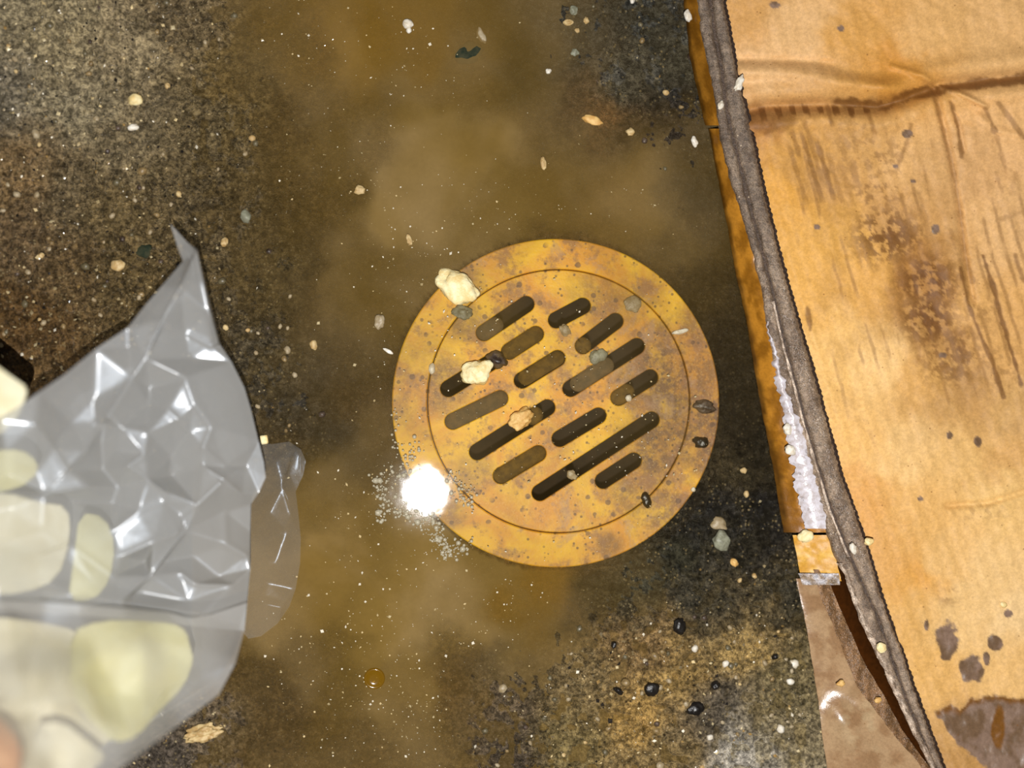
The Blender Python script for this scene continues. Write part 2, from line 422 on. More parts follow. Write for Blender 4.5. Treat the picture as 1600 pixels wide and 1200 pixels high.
SLOTS = [((746,527),(833,468)),((690,614),(783,556)),((785,556),(848,515)),((858,506),(922,472)),((805,601),(882,553)),
 ((901,548),(972,494)),((696,664),(793,617)),((881,614),(1006,534)),((735,713),(866,630)),((956,628),(1027,583)),
 ((864,692),(946,643)),((772,750),(852,702)),((833,777),(1029,649)),((932,758),(1001,713))]
SLOT_R = 12.9
def slot_outline(a, b, r=SLOT_R, z=Z_RING, wob=0.0):
    a = np.array(px2w(*a, z))[:2]; b = np.array(px2w(*b, z))[:2]
    u = (b - a) / np.linalg.norm(b - a); v = np.array([-u[1], u[0]]); r = r * S
    a = a + u * r; b = b - u * r
    out = []
    for t in np.linspace(-math.pi / 2, math.pi / 2, 11): out.append(tuple(b + r * (u * math.cos(t) + v * math.sin(t))))
    for t in np.linspace(math.pi / 2, 1.5 * math.pi, 11): out.append(tuple(a + r * (u * math.cos(t) + v * math.sin(t))))
    return out
ring_dirt = [(640,600,70,40,.5),(1090,560,80,40,.85),(1100,660,90,50,1.),(1040,790,60,40,.9),(730,440,28,14,.8),(690,790,40,24,.6),(950,850,22,12,.8),(1010,470,40,30,.5)]
grate_dirt = [(1040,590,80,40,1.),(1050,690,80,40,1.),(690,600,44,26,.9),(720,500,30,18,.8),(960,450,70,40,.6),(1000,760,60,40,.8),(740,740,34,20,.6),(870,690,40,26,.35),(900,560,40,24,.3),(880,800,120,40,.3)]
M_ring = mat_drain('yellow_ring_plastic', ring_dirt); M_grate = mat_drain('yellow_lid_plastic', grate_dirt)
flat_plate('outer_ring', [circ(R_OUT), circ2(R_IN)], Z_RING, 0.0060, 0.0007, M_ring, drain)
grate = flat_plate('slotted_lid', [circ2(R_GRATE)] + [slot_outline(a, b) for a, b in SLOTS], Z_RING - 0.0003, 0.0036, 0.0005, M_grate, drain)
M_pipe = mat_plain('pipe_grime', (38, 25, 8), (24, 16, 5), 120, 0.7, 0.2)
def lathe(name, prof, mat, parent, n=72, cx=gcx, cy=gcy):
    a = np.linspace(0, 2 * math.pi, n, endpoint=False); V = []; Fc = []
    for r, z in prof:
        V += [(cx + r * math.cos(t), cy + r * math.sin(t), z) for t in a]
    for k in range(len(prof) - 1):
        for i in range(n):
            j = (i + 1) % n; Fc.append((k * n + i, k * n + j, (k + 1) * n + j, (k + 1) * n + i))
    return mkobj(name, V, Fc, mat, parent)
lathe('pipe', [(204.5 * S, -0.0042), (204 * S, -0.012), (198 * S, -0.0235), (190 * S, -0.0255), (60 * S, -0.0262), (0.0005, -0.0264)], M_pipe, drain)
# silt settled in some of the slots
M_silt = mat_plain('silt', (110, 84, 34), (86, 66, 30), 260, 0.75, 0.2, 0.6)
M_silt2 = mat_plain('grey_silt', (96, 82, 58), (112, 92, 62), 260, 0.75, 0.2, 0.6)
def silt(i, f0, f1, depth, mat):
    a, b = (np.array(p, float) for p in SLOTS[i])
    p, q = a + (b - a) * f0, a + (b - a) * f1
    ol = slot_outline(p, q, SLOT_R + 1.0); n = len(ol)
    cx, cy = np.mean(ol, 0); V = [(cx, cy, Z_RING - depth + .0005)]; Fc = []
    for ring_, (k, dz) in enumerate([(.55, .0004), (.92, 0.0), (1.0, -.0012)]):
        V += [(cx + (x - cx) * k, cy + (y - cy) * k, Z_RING - depth + dz + (vnoise(np.array(x * 900.), np.array(y * 900.), 3) - .5) * .0008) for x, y in ol]
    for k in range(n): Fc.append((0, 1 + k, 1 + (k + 1) % n))
    for r_ in range(2):
        for k in range(n):
            A = 1 + r_ * n; Fc.append((A + k, A + n + k, A + n + (k + 1) % n, A + (k + 1) % n))
    mkobj('silt', V, Fc, mat, grate)
silt(2, 0, 1, .0018, M_silt); silt(6, 0, 1, .0012, M_silt2); silt(11, 0.0, 1, .0022, M_silt); silt(4, .1, 1, .0042, M_silt)
silt(7, .1, .62, .0016, M_silt2); silt(0, 0, .45, .0020, M_silt2); silt(9, 0, .5, .003, M_silt); silt(5, 0, .3, .002, M_silt)
silt(8, .66, .86, .0022, M_silt)

# ------------------------------------------------------------------ lumps: crumbs, stones, flakes
from mathutils import noise as mnoise
def lump_mesh(w, h, t, seed, rough=0.25, sub=3, rot=0.0, angular=False, freq=1.4):
    bm = bmesh.new(); bmesh.ops.create_icosphere(bm, subdivisions=sub, radius=1.0)
    off = Vector((seed * 3.71, seed * 1.37, seed * 7.9)); c, s = math.cos(rot), math.sin(rot)
    for v in bm.verts:
        d = v.co.normalized()
        k = 1 + rough * (mnoise.noise(d * freq + off) * 1.3 + mnoise.noise(d * freq * 3 + off) * .38 + mnoise.noise(d * freq * 7 + off) * .12)
        p = d * k
        if angular:
            p = Vector([max(-.78, min(.78, q)) for q in p])
        x, y = p.x * w / 2, p.y * h / 2
        v.co = (x * c - y * s, x * s + y * c, p.z * t / 2)
    V = [tuple(v.co) for v in bm.verts]; Fc = [[v.index for v in f.verts] for f in bm.faces]
    bm.free(); return np.array(V), Fc
def lump(name, px, py, w, h, label, cat, mat, rot=0.0, z=None, t=None, seed=1, rough=.25, sub=3, angular=False, group=None, parent=None, sink=.35, freq=1.4):
    """w, h in photograph pixels"""
    zz = gz_at(px, py) if z is None else z
    th = (t if t else min(w, h) * .7) * S
    V, Fc = lump_mesh(w * S, h * S, th, seed, rough, sub, rot, angular, freq)
    p = px2w(px, py, zz + th * (.5 - sink))
    o = mkobj(name, V + p, Fc, mat, parent, True)
    if label: tag(o, label, cat, group)
    return o
M_cream = mat_plain('cream_food', (252, 240, 190), (236, 206, 138), 200, 0.5, 0.4, 0.8, 0.0008)
M_cream2 = mat_plain('tan_food', (236, 196, 124), (214, 164, 92), 330, 0.55, 0.35, 0.6)
M_white = mat_plain('white_chip', (240, 234, 220), (214, 200, 176), 400, 0.4, 0.5)
M_tan = mat_plain('tan_chip', (212, 186, 134), (180, 146, 92), 400, 0.5, 0.4)
M_grey = mat_plain('grey_stone', (150, 150, 128), (118, 116, 96), 400, 0.45, 0.4)
M_black = mat_plain('black_chip', (20, 17, 15), (34, 29, 24), 500, 0.3, 0.5)
M_husk = mat_plain('dark_husk', (48, 36, 26), (96, 80, 66), 300, 0.4, 0.4)
M_green = mat_plain('dark_green_scrap', (38, 46, 34), (62, 62, 44), 260, 0.8, 0.1)
M_pale = mat_plain('pale_flake', (172, 156, 126), (150, 130, 96), 400, 0.4, 0.4)

ZW = 0.0004
lump('food_crumb', 715, 449, 68, 46, 'large cream food crumb on the upper left rim of the drain', 'crumb', M_cream, -.55, Z_RING, 22, 3, .34, 4, sink=.1, freq=1.1)
lump('food_crumb', 747, 581, 46, 38, 'cream food crumb lodged in a slot beside a dark husk', 'crumb', M_cream, .6, Z_RING, 20, 5, .34, 4, sink=.15, freq=1.1)
lump('seed_husk', 777, 562, 34, 22, 'dark brown husk lying against the cream crumb in the slot', 'husk', M_husk, -.5, Z_RING, 14, 6, .35, 3, sink=.2)
lump('food_crumb', 814, 655, 42, 27, 'tan wedge of food stuck across a drain slot', 'crumb', M_cream2, .62, Z_RING, 16, 8, .34, 4, sink=.2, freq=1.2)
lump('stone_chip', 637, 37, 17, 15, 'bright white stone chip in the puddle near the top edge', 'stone', M_white, 0, ZW, 12, 9, .2, 3)
lump('stone_chip', 639, 47, 9, 11, 'tiny white chip touching the bright white chip near top edge', 'stone', M_white, 0, ZW, 8, 10, .2, 2)
lump('pebble_stone', 211, 155, 22, 19, 'cream pebble sitting alone on the rough concrete, upper left', 'pebble', M_cream, .3, None, 16, 12, .2, 3, sink=.25)
lump('pebble_stone', 208, 199, 18, 11, 'small white pebble below the cream pebble on rough concrete', 'pebble', M_white, .2, None, 9, 13, .2, 3, sink=.25)
lump('stone_chip', 1085, 221, 10, 17, 'narrow white chip in the dark water beside the cardboard', 'stone', M_white, .3, ZW, 8, 14, .25, 3)
lump('stone_chip', 849, 255, 9, 21, 'slim tan sliver floating above the drain', 'stone', M_tan, .1, ZW, 6, 15, .25, 3)
lump('food_crumb', 413, 687, 15, 18, 'square cream crumb beside the right edge of the plastic bag', 'crumb', M_cream, .15, None, 12, 16, .12, 3, True, sink=.1)
lump('stone_chip', 1127, 845, 26, 32, 'grey green stone on the black concrete below the drain', 'stone', M_grey, .3, None, 16, 17, .3, 3, sink=.3)
lump('stone_chip', 1122, 818, 30, 20, 'pale olive stone just above the grey green stone', 'stone', M_pale, -.5, None, 12, 18, .35, 3, sink=.35)
lump('food_crumb', 1147, 879, 16, 12, 'peach crumb right below the grey green stone', 'crumb', M_cream2, -.7, None, 10, 19, .25, 3)
lump('seed_chip', 1010, 782, 15, 25, 'black seed on the lower right of the drain rim', 'seed', M_black, .35, Z_RING, 12, 20, .25, 3)
lump('seed_chip', 1095, 691, 24, 18, 'black chip on the right rim of the drain', 'seed', M_black, -.1, Z_RING, 12, 21, .3, 3)
lump('seed_chip', 1101, 634, 32, 20, 'brown husk curl on the right rim above the black chip', 'husk', M_husk, -.1, Z_RING, 8, 22, .4, 3)
lump('leaf_scrap', 733, 82, 50, 30, 'dark green leaf scrap sunk in the olive puddle near top', 'leaf', M_green, .55, -.0012, 7, 23, .4, 3)
lump('leaf_scrap', 752, 55, 12, 26, 'pale tan stem bit touching the dark green leaf scrap', 'leaf', M_pale, .4, -.0008, 6, 24, .35, 3)
lump('pale_flake', 593, 503, 15, 22, 'pale grey flake floating left of the drain', 'flake', M_pale, -.1, ZW, 6, 25, .3, 3)
lump('pale_flake', 607, 549, 18, 6, 'thin white sliver floating left of the drain', 'flake', M_white, -.5, ZW, 5, 26, .2, 3)
lump('pale_flake', 1063, 518, 28, 8, 'white sliver lying on the right rim of the drain', 'flake', M_white, .2, Z_RING, 6, 27, .3, 3)
lump('pale_flake', 989, 475, 28, 28, 'translucent beige flake on the upper right of the lid', 'flake', M_pale, .2, Z_RING, 6, 28, .25, 3)
lump('pale_flake', 883, 516, 16, 20, 'pale grey flake between two upper slots', 'flake', M_pale, .5, Z_RING, 5, 29, .3, 3)
lump('pale_flake', 934, 556, 26, 22, 'blue grey flake over the long slot, right of centre', 'flake', M_grey, .3, Z_RING, 5, 30, .35, 3)
lump('pale_flake', 675, 576, 11, 18, 'glinting white bead on the left rim of the drain', 'flake', M_white, 0, Z_RING, 10, 31, .1, 3)
lump('pale_flake', 893, 742, 20, 12, 'beige fibre flake lying across the longest slot', 'flake', M_pale, -.6, Z_RING, 5, 32, .4, 3)
lump('pale_flake', 722, 488, 30, 20, 'silvery grey scrap just below the large cream crumb', 'flake', M_grey, -.3, Z_RING, 8, 33, .45, 3)
lump('pale_flake', 982, 622, 11, 11, 'bright speck in a short slot right of centre', 'flake', M_white, .3, Z_RING, 7, 34, .3, 2)
lump('stone_chip', 562, 297, 17, 14, 'tan chip in the puddle above left of the drain', 'stone', M_tan, .3, -.0005, 8, 35, .3, 3)
lump('stone_chip', 639, 375, 9, 18, 'slender tan chip floating just above left of the rim', 'stone', M_tan, .3, ZW, 6, 36, .25, 3)
lump('stone_chip', 225, 391, 24, 22, 'dark green pebble near the tip of the bag', 'pebble', M_green, .3, None, 12, 37, .25, 3)
lump('stone_chip', 184, 414, 22, 18, 'rounded tan pebble below left of the dark green pebble', 'pebble', M_tan, .2, None, 14, 38, .2, 3)
lump('stone_chip', 384, 338, 15, 22, 'grey pebble on the concrete right of the bag tip', 'pebble', M_grey, .2, None, 12, 39, .25, 3)
lump('stone_chip', 490, 539, 13, 16, 'cream chip on dark wet concrete between bag and drain', 'stone', M_tan, .2, None, 10, 40, .25, 3)
lump('stone_chip', 351, 378, 11, 15, 'ochre chip just above right of the bag tip', 'stone', M_tan, -.3, None, 9, 41, .25, 3)
lump('food_clump', 318, 1146, 56, 24, 'crusty cream clump below the lower edge of the bag', 'crumb', M_tan, .25, None, 14, 42, .45, 4, freq=2.2)
for i, (x, y, w, h, lab) in enumerate([
    (1062, 979, 20, 27, 'largest black chip on the tan concrete, nearest the drain'),
    (1018, 1077, 22, 22, 'squarish black chip low on the tan concrete'),
    (1118, 1071, 15, 13, 'small round black chip right of the squarish black chip'),
    (1087, 1108, 26, 20, 'ragged black chip at the edge of the grey patch'),
    (1211, 1026, 11, 9, 'tiny black chip near the cardboard edge'),
    (966, 1079, 10, 16, 'narrow black chip left of the squarish black chip'),
    (959, 1008, 12, 9, 'small black chip far left on the tan concrete')]):
    lump('black_chip', x, y, w, h, lab, 'chip', M_black, .2 * i, None, 10, 50 + i, .3, 3, group='black chips on the tan concrete', sink=.3)
for i, (x, y, w, h, m, lab) in enumerate([
    (896, 16, 14, 14, M_grey, 'pale grey chip at top edge above the dark water'),
    (888, 35, 17, 10, M_tan, 'cream chip above the rusty speck in dark water'),
    (916, 32, 9, 12, M_tan, 'pale chip right of the cream chip near top edge'),
    (898, 82, 13, 12, M_grey, 'blue grey chip on the dark concrete near top'),
    (857, 111, 9, 9, M_white, 'white speck at the edge between dark concrete and olive water'),
    (988, 1, 8, 8, M_white, 'white speck at the top edge, right of centre'),
    (985, 206, 14, 12, M_tan, 'tan pebble in the dark water right of the peach streak'),
    (925, 188, 34, 15, M_cream2, 'peach stone streak sunk in the dark water above the drain')]):
    lump('stone_chip', x, y, w, h, lab, 'stone', m, -.3 * (i == 7), None, 8, 70 + i, .3, 3)
for i, (x, y, w, h, lab) in enumerate([
    (1162, 735, 12, 10, 'ochre crumb on the black strip beside the cardboard'),
    (1166, 772, 9, 12, 'small cream crumb lower on the black strip'),
    (1179, 900, 8, 10, 'cream grain among others on the dark concrete, upper one'),
    (1156, 907, 9, 7, 'cream grain left of the upper grain on dark concrete'),
    (1241, 1037, 15, 17, 'white and cream chip close to the lower cardboard flap'),
    (1235, 1065, 10, 14, 'curved cream chip below the white and cream chip'),
    (1220, 1139, 15, 12, 'white chip near the bottom by the cardboard flap'),
    (1109, 1152, 10, 10, 'round cream grain near the bottom of the grey patch'),
    (1134, 1037, 11, 12, 'white chip right of the rusty patch'),
    (1086, 1013, 10, 13, 'white chip above the rusty patch'),
    (1083, 765, 8, 8, 'bright grain at the lower right rim')]):
    lump('grain', x, y, w, h, lab, 'grain', M_white if i > 3 else M_tan, .3 * i, None, 7, 90 + i, .3, 2, sink=.3)

# ------------------------------------------------------------------ aggregate and grit
def add_pebbles():
    mats = [mat_plain('tan_aggregate', (150, 126, 84), (120, 98, 62), 500, .35, .5), mat_plain('olive_aggregate', (110, 100, 74), (92, 82, 58), 500, .35, .5), M_pale, M_husk, M_tan]
    protos = []
    for k in range(10):
        V, Fc = lump_mesh(1, .8, .6, 200 + k, .3, 2)
        me = bpy.data.meshes.new('pebble'); me.from_pydata([tuple(v) for v in V], [], Fc)
        me.materials.append(mats[[0, 1, 2, 0, 3, 2, 1, 2, 4, 2][k]]); me.polygons.foreach_set('use_smooth', [True] * len(me.polygons)); protos.append(me)
    n = 0
    r2 = np.random.default_rng(5)
    while n < 190:
        zone = r2.integers(0, 5)
        if zone in (0, 1): x, y = r2.uniform(0, 420), r2.uniform(0, 560)
        elif zone == 2: x, y = r2.uniform(740, 1250), r2.uniform(960, 1200)
        elif zone == 3: x, y = r2.uniform(830, 1090), r2.uniform(0, 280)
        else: x, y = r2.uniform(400, 590), r2.uniform(380, 720)
        z = gz_at(x, y)
        if z < -.0004: continue
        s = r2.uniform(7, 13) * S * (1.3 if r2.random() < .12 else .85)
        o = bpy.data.objects.new('pebble', protos[r2.integers(0, 10)]); col.objects.link(o); o.parent = floor
        p = px2w(x, y, z)
        o.location = Vector(p) - floor.location + Vector((0, 0, s * .05)); o.scale = (s, s, s); o.rotation_euler = (0, 0, r2.uniform(0, 6.28)); n += 1
add_pebbles()

def scatter(name, pts, sizes, cols, zs, label, cat, flat=.28):
    """many tiny octahedral grains as one mesh"""
    O = np.array([(1,0,0),(0,1,0),(-1,0,0),(0,-1,0),(0,0,1),(0,0,-1)], float)
    T = np.array([(0,1,4),(1,2,4),(2,3,4),(3,0,4),(1,0,5),(2,1,5),(3,2,5),(0,3,5)])
    r2 = np.random.default_rng(77); V = []; Fc = []; C = []
    for i, (p, s) in enumerate(zip(pts, sizes)):
        a = r2.uniform(0, 6.28); q = O * (s * r2.uniform(.7, 1.3, (6, 1))) * (1, r2.uniform(.5, 1), flat)
        c, sn = math.cos(a), math.sin(a); q = np.stack([q[:, 0] * c - q[:, 1] * sn, q[:, 0] * sn + q[:, 1] * c, q[:, 2]], -1)
        b = px2w(p[0], p[1], zs[i]); V.append(q + b); Fc.append(T + 6 * i); C.append(np.repeat(cols[i][None], 6, 0))
    o = mkobj(name, np.concatenate(V), np.concatenate(Fc), M_grit, None, False, np.concatenate(C))
    return tag(o, label, cat, None, 'stuff')
def grit():
    r2 = np.random.default_rng(15)
    pal = lin(np.array([(200,182,140),(170,150,108),(232,222,200),(120,106,80),(150,120,70),(40,34,28),(30,26,22),(214,190,140)]))
    N = 15000
    x = r2.uniform(-60, 1300, N); y = r2.uniform(-60, 1260, N)
    X = x[None]; Y = y[None]; c, z, dry, r = ground_fields(X, Y)
    ok = (r[0] > 270) & (z[0] > .15) & (r2.random(N) < (.04 + .55 * dry[0] ** 2))
    x, y, z, c = x[ok], y[ok], z[0][ok] * 1e-3, c[0][ok]
    n = len(x); s = r2.gamma(2.2, .70, n).clip(.8, 4.8) * S
    lum = c.mean(1, keepdims=True) / .09
    cc = pal[r2.integers(0, 8, n)] * np.clip(lum, .35, 1.3) ** .6
    scatter('concrete_grit', list(zip(x, y)), s, cc, z + s * .2, 'fine sand and grit scattered over the wet concrete', 'grit')
    # specks drifting on the water
    pts = []
    for (cx, cy, sx, sy, k) in [(860,640,150,120,170),(560,1010,90,90,150),(600,1110,110,50,110),(640,470,60,90,90),(780,330,150,40,80),(640,90,60,50,45),
                                (480,60,60,40,40),(620,780,60,50,110),(760,960,90,50,90),(560,260,90,90,60),(980,700,90,60,50),(680,1130,60,40,60)]:
        k = int(k * 1.7); pts.append(np.stack([r2.normal(cx, sx, k), r2.normal(cy, sy, k)], -1))
    p = np.concatenate(pts); p = p[(p[:, 0] > 400) & (p[:, 0] < 1120)]
    _, zz, _, rr = ground_fields(p[:, 0][None], p[:, 1][None]); p = p[((zz[0] < -.6) | (rr[0] < 250)) & (np.abs(rr[0] - 262) > 12)]
    n = len(p); s = r2.gamma(1.8, .48, n).clip(.55, 2.8) * S
    cc = pal[r2.choice([0, 2, 2, 7, 1], n)]
    scatter('floating_specks', p, s, cc, np.full(n, .0002), 'pale specks drifting on the murky puddle', 'specks')
grit()

# foam of tiny bubbles beside the glare
def foam():
    r2 = np.random.default_rng(33); P = []
    for pl, k, w in [([(585,770),(610,735),(640,715),(650,690)],60,7),([(588,812),(612,800),(640,806),(668,818)],80,6),([(672,806),(690,822),(680,842),(700,858),(722,852)],110,5),
                     ([(700,858),(690,872),(712,866),(738,848)],70,4),([(655,800),(668,826),(690,852)],60,8),([(600,745),(596,770),(606,790)],60,6),([(640,730),(612,760),(612,790),(650,810)],80,9),
                     ([(700,745),(718,760),(735,772)],50,7),([(712,775),(740,790)],40,5),([(625,640),(618,690),(632,720)],40,6)]:
        pl = np.array(pl, float); t = r2.random(k) * (len(pl) - 1); i = t.astype(int); f = (t - i)[:, None]
        P.append(pl[i] * (1 - f) + pl[np.minimum(i + 1, len(pl) - 1)] * f + r2.normal(0, w, (k, 2)))
    P = np.concatenate(P); n = len(P)
    bm = bmesh.new(); bmesh.ops.create_icosphere(bm, subdivisions=1, radius=1)
    B = np.array([v.co for v in bm.verts]); T = np.array([[v.index for v in f.verts] for f in bm.faces]); bm.free()
    V = []; Fc = []; m = len(B)
    for i in range(n):
        s = r2.gamma(2.5, .62) * S; V.append(B * (s, s, s * .6) + px2w(P[i, 0], P[i, 1], .0001)); Fc.append(T + m * i)
    b = NT('foam'); tr = b.n('ShaderNodeBsdfTransparent')
    M = b.done(b.smix(0.6, tr.outputs[0], b.pr(L4((214, 204, 176)), .15, .6)))
    o = mkobj('scum_foam', np.concatenate(V), np.concatenate(Fc), M)
    tag(o, 'whitish foam scum streaks by the lower left rim of drain', 'foam', None, 'stuff')
foam()
M_bub = None
def bubble():
    b = NT('oil_bubble'); tr = b.n('ShaderNodeBsdfTransparent'); tr.inputs[0].default_value = (.95, .8, .35, 1)
    m = b.done(b.smix(.35, tr.outputs[0], b.pr(L4((150, 112, 24)), .12, .6)))
    a = np.linspace(0, 2 * math.pi, 40, endpoint=False); c = px2w(585, 1060, 0); V = []; Fc = []
    prof = [(16.5, .0001), (15.5, .0008), (14, .0010), (12.5, .0007), (6, .0006), (.3, .0006)]
    for r, z in prof: V += [(c[0] + r * S * math.cos(t), c[1] + r * S * math.sin(t), z) for t in a]
    for k in range(len(prof) - 1):
        for i in range(40):
            j = (i + 1) % 40; Fc.append((k * 40 + i, k * 40 + j, (k + 1) * 40 + j, (k + 1) * 40 + i))
    tag(mkobj('oil_bubble', V, Fc, m), 'round yellowish oily bubble on the puddle near the bottom', 'bubble')
bubble()

# ------------------------------------------------------------------ cardboard
def curve(pts):
    pts = np.array(pts, float)
    return lambda y: np.interp(y, pts[:, 1], pts[:, 0])
S_ = curve([(1050,-80),(1068,0),(1078,90),(1100,190),(1111,230),(1132,330),(1150,430),(1166,500),(1186,620),(1206,720),(1224,830),(1243,900),(1262,990),(1278,1090),(1286,1160),(1292,1200),(1305,1290)])
L_ = curve([(1070,-80),(1087,0),(1095,60),(1111,130),(1121,190),(1130,250),(1150,310),(1165,360),(1184,430),(1198,520),(1208,570),(1240,650),(1264,740),(1290,830),(1303,868),(1319,896),(1343,968),(1369,1019),(1393,1072),(1417,1125),(1437,1165),(1454,1200),(1484,1290)])
M_ = curve([(1093,-80),(1110,0),(1118,60),(1128,110),(1133,160),(1146,220),(1166,300),(1188,385),(1206,450),(1226,540),(1242,600),(1266,690),(1296,790),(1318,846),(1340,896),(1369,960),(1382,995),(1412,1083),(1433,1133),(1453,1183),(1462,1200),(1490,1290)])
R_ = curve([(1112,-80),(1130,0),(1148,100),(1160,150),(1175,210),(1191,290),(1215,390),(1240,480),(1264,560),(1286,640),(1316,750),(1346,830),(1369,907),(1386,960),(1406,1010),(1426,1072),(1442,1115),(1466,1178),(1474,1200),(1505,1290)])
board = empty('cardboard_box', tuple(px2w(1330, 600, 0.0005)))
tag(board, 'soaked flattened brown cardboard box with ragged double edge beside the drain', 'cardboard')

def ribbon(name, A, B, y0, y1, prof, mat, colf, ny=None, nu=11, teeth=None, wet=None, label=None, wob=1.2, seed=1):
    """strip between two edge curves; prof(u, y) gives its height in mm"""
    ny = ny or int((y1 - y0) / 2.6); ys = np.linspace(y0, y1, ny); u = np.linspace(0, 1, nu)
    a = A(ys) + (fbm(ys / 14, ys * 0 + seed, seed, 3) - .5) * wob * 2; b = B(ys) + (fbm(ys / 11, ys * 0 + 9, seed + 3, 3) - .5) * wob * 2
    if teeth is not None: b = b + teeth(ys)
    X = a[:, None] + (b - a)[:, None] * u[None]; Y = np.repeat(ys[:, None], nu, 1); U = np.repeat(u[None], ny, 0)
    z = prof(U, Y, X) * 1e-3
    P = px2w(X, Y, z)
    c = colf(U, Y, X); w = np.zeros(X.shape) if wet is None else wet(U, Y, X)
    o = mkobj(name, P.reshape(-1, 3), grid_faces(ny, nu), mat, board, True, c.reshape(-1, 3), {'wet': w.ravel()})
    if label: o['label'] = label
    return o
def mixc(a, b, t):
    return lin(a) * (1 - t[..., None]) + lin(b) * t[..., None]
def tooth(amp, per):
    return lambda ys: amp * (np.abs((ys / per) % 1 - .5) * 2 - .5) + amp * .7 * (vnoise(ys / 5, ys * 0, 4) - .5)

# two plies of the cut edge
def ply_prof(base, h, bend):
    def f(U, Y, X):
        dome = np.clip(np.sin(np.pi * np.clip(U, .0, 1)), 0, 1) ** .3
        n = (fbm(X / 9, Y / 9, 71, 3) - .5) * 1.3 + (vnoise(X / 4, Y / 4, 72) - .5) * .6
        return base + h * dome + n * dome + bend * (U - .5)
    return f
def pulp_col(U, Y, X):
    t = fbm(X / 10, Y / 30, 75, 3)
    c = mixc((124, 104, 86), (156, 134, 112), sstep(.35, .65, t))
    c = c * (1 - .25 * sstep(.40, .0, U) * (fbm(Y / 25, X / 25, 78, 2) > .5))[..., None]
    top = sstep(560, 150, Y)
    return c * (1 - .32 * top)[..., None]
def pulp_wet(U, Y, X):
    return np.clip(sstep(330, 560, Y) * sstep(940, 820, Y) * 1.0 + .15, 0, 1)
ribbon('edge_ply', L_, lambda y: M_(y) - 1.0, -80, 1290, ply_prof(8.5, 2.6, 1.0), M_pulp, pulp_col, nu=9, wet=pulp_wet, wob=2.2, seed=2)
ribbon('edge_ply', lambda y: M_(y) + 1.0, R_, -80, 1290, ply_prof(9.0, 2.6, 1.0), M_pulp, pulp_col, nu=9, wet=pulp_wet, wob=1.2, seed=5, teeth=tooth(1.8, 8.6))
ribbon('ply_groove', lambda y: M_(y) - 4, lambda y: M_(y) + 4, -80, 1290, lambda U, Y, X: 9.6 + U * 0, M_pulp, lambda U, Y, X: mixc((78, 60, 46), (78, 60, 46), U), nu=3)
pale = lambda U, Y, X: mixc((150, 128, 108), (214, 192, 170), sstep(.4, .6, fbm(X / 5, Y / 9, 405, 3)))
ribbon('liner_edge', lambda y: M_(y) - 4.0, lambda y: M_(y) - .6, 470, 870, lambda U, Y, X: 12.3 + (fbm(X / 5, Y / 5, 401, 2) - .5) * .8, M_pulp, pale, nu=4, wet=lambda U, Y, X: U * 0 + .6, wob=1.6, label='pale torn liner line in the cut edge')
ribbon('frayed_edge', lambda y: L_(y) - 1, lambda y: L_(y) + 9, 880, 1290, lambda U, Y, X: 10.6 + 1.4 * np.sin(np.pi * U) + (fbm(X / 5, Y / 5, 403, 2) - .5) * 2.2, M_pulp, pale, nu=7, wet=lambda U, Y, X: U * 0 + .7, wob=3.0, label='pale frayed edge of the left ply')
ribbon('serrated_shade', lambda y: R_(y) - 6, lambda y: R_(y) + 4.6, -80, 1290, lambda U, Y, X: 9.4 - 1.2 * U, M_pulp, lambda U, Y, X: mixc((58, 36, 22), (44, 28, 18), U), nu=4, teeth=tooth(2.0, 8.6), label='serrated edge of the cut board with painted shadow line')  # dark brown colour stands in for the ridge's shadow on the face

# wet outer face of the box wall, falling towards the floor
def strip_prof(U, Y, X):
    n = (fbm(X / 16, Y / 40, 81, 3) - .5) * 1.2
    return 2.2 + 7.6 * U ** .8 + n
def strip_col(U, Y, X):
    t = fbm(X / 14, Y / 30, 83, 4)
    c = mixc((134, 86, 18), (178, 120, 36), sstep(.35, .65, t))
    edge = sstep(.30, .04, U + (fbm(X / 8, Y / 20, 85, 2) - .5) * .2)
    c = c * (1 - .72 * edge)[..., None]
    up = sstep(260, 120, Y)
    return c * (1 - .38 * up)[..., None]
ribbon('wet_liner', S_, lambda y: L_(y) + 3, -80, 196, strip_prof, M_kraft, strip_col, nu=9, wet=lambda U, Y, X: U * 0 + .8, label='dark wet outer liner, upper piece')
ribbon('wet_liner', lambda y: S_(y) + 3 * sstep(260, 200, y), lambda y: L_(y) + 3, 201, 832, lambda U, Y, X: strip_prof(U, Y, X) - .5, M_kraft, strip_col, nu=11, wet=lambda U, Y, X: U * 0 + .75, label='amber wet outer liner along the puddle')
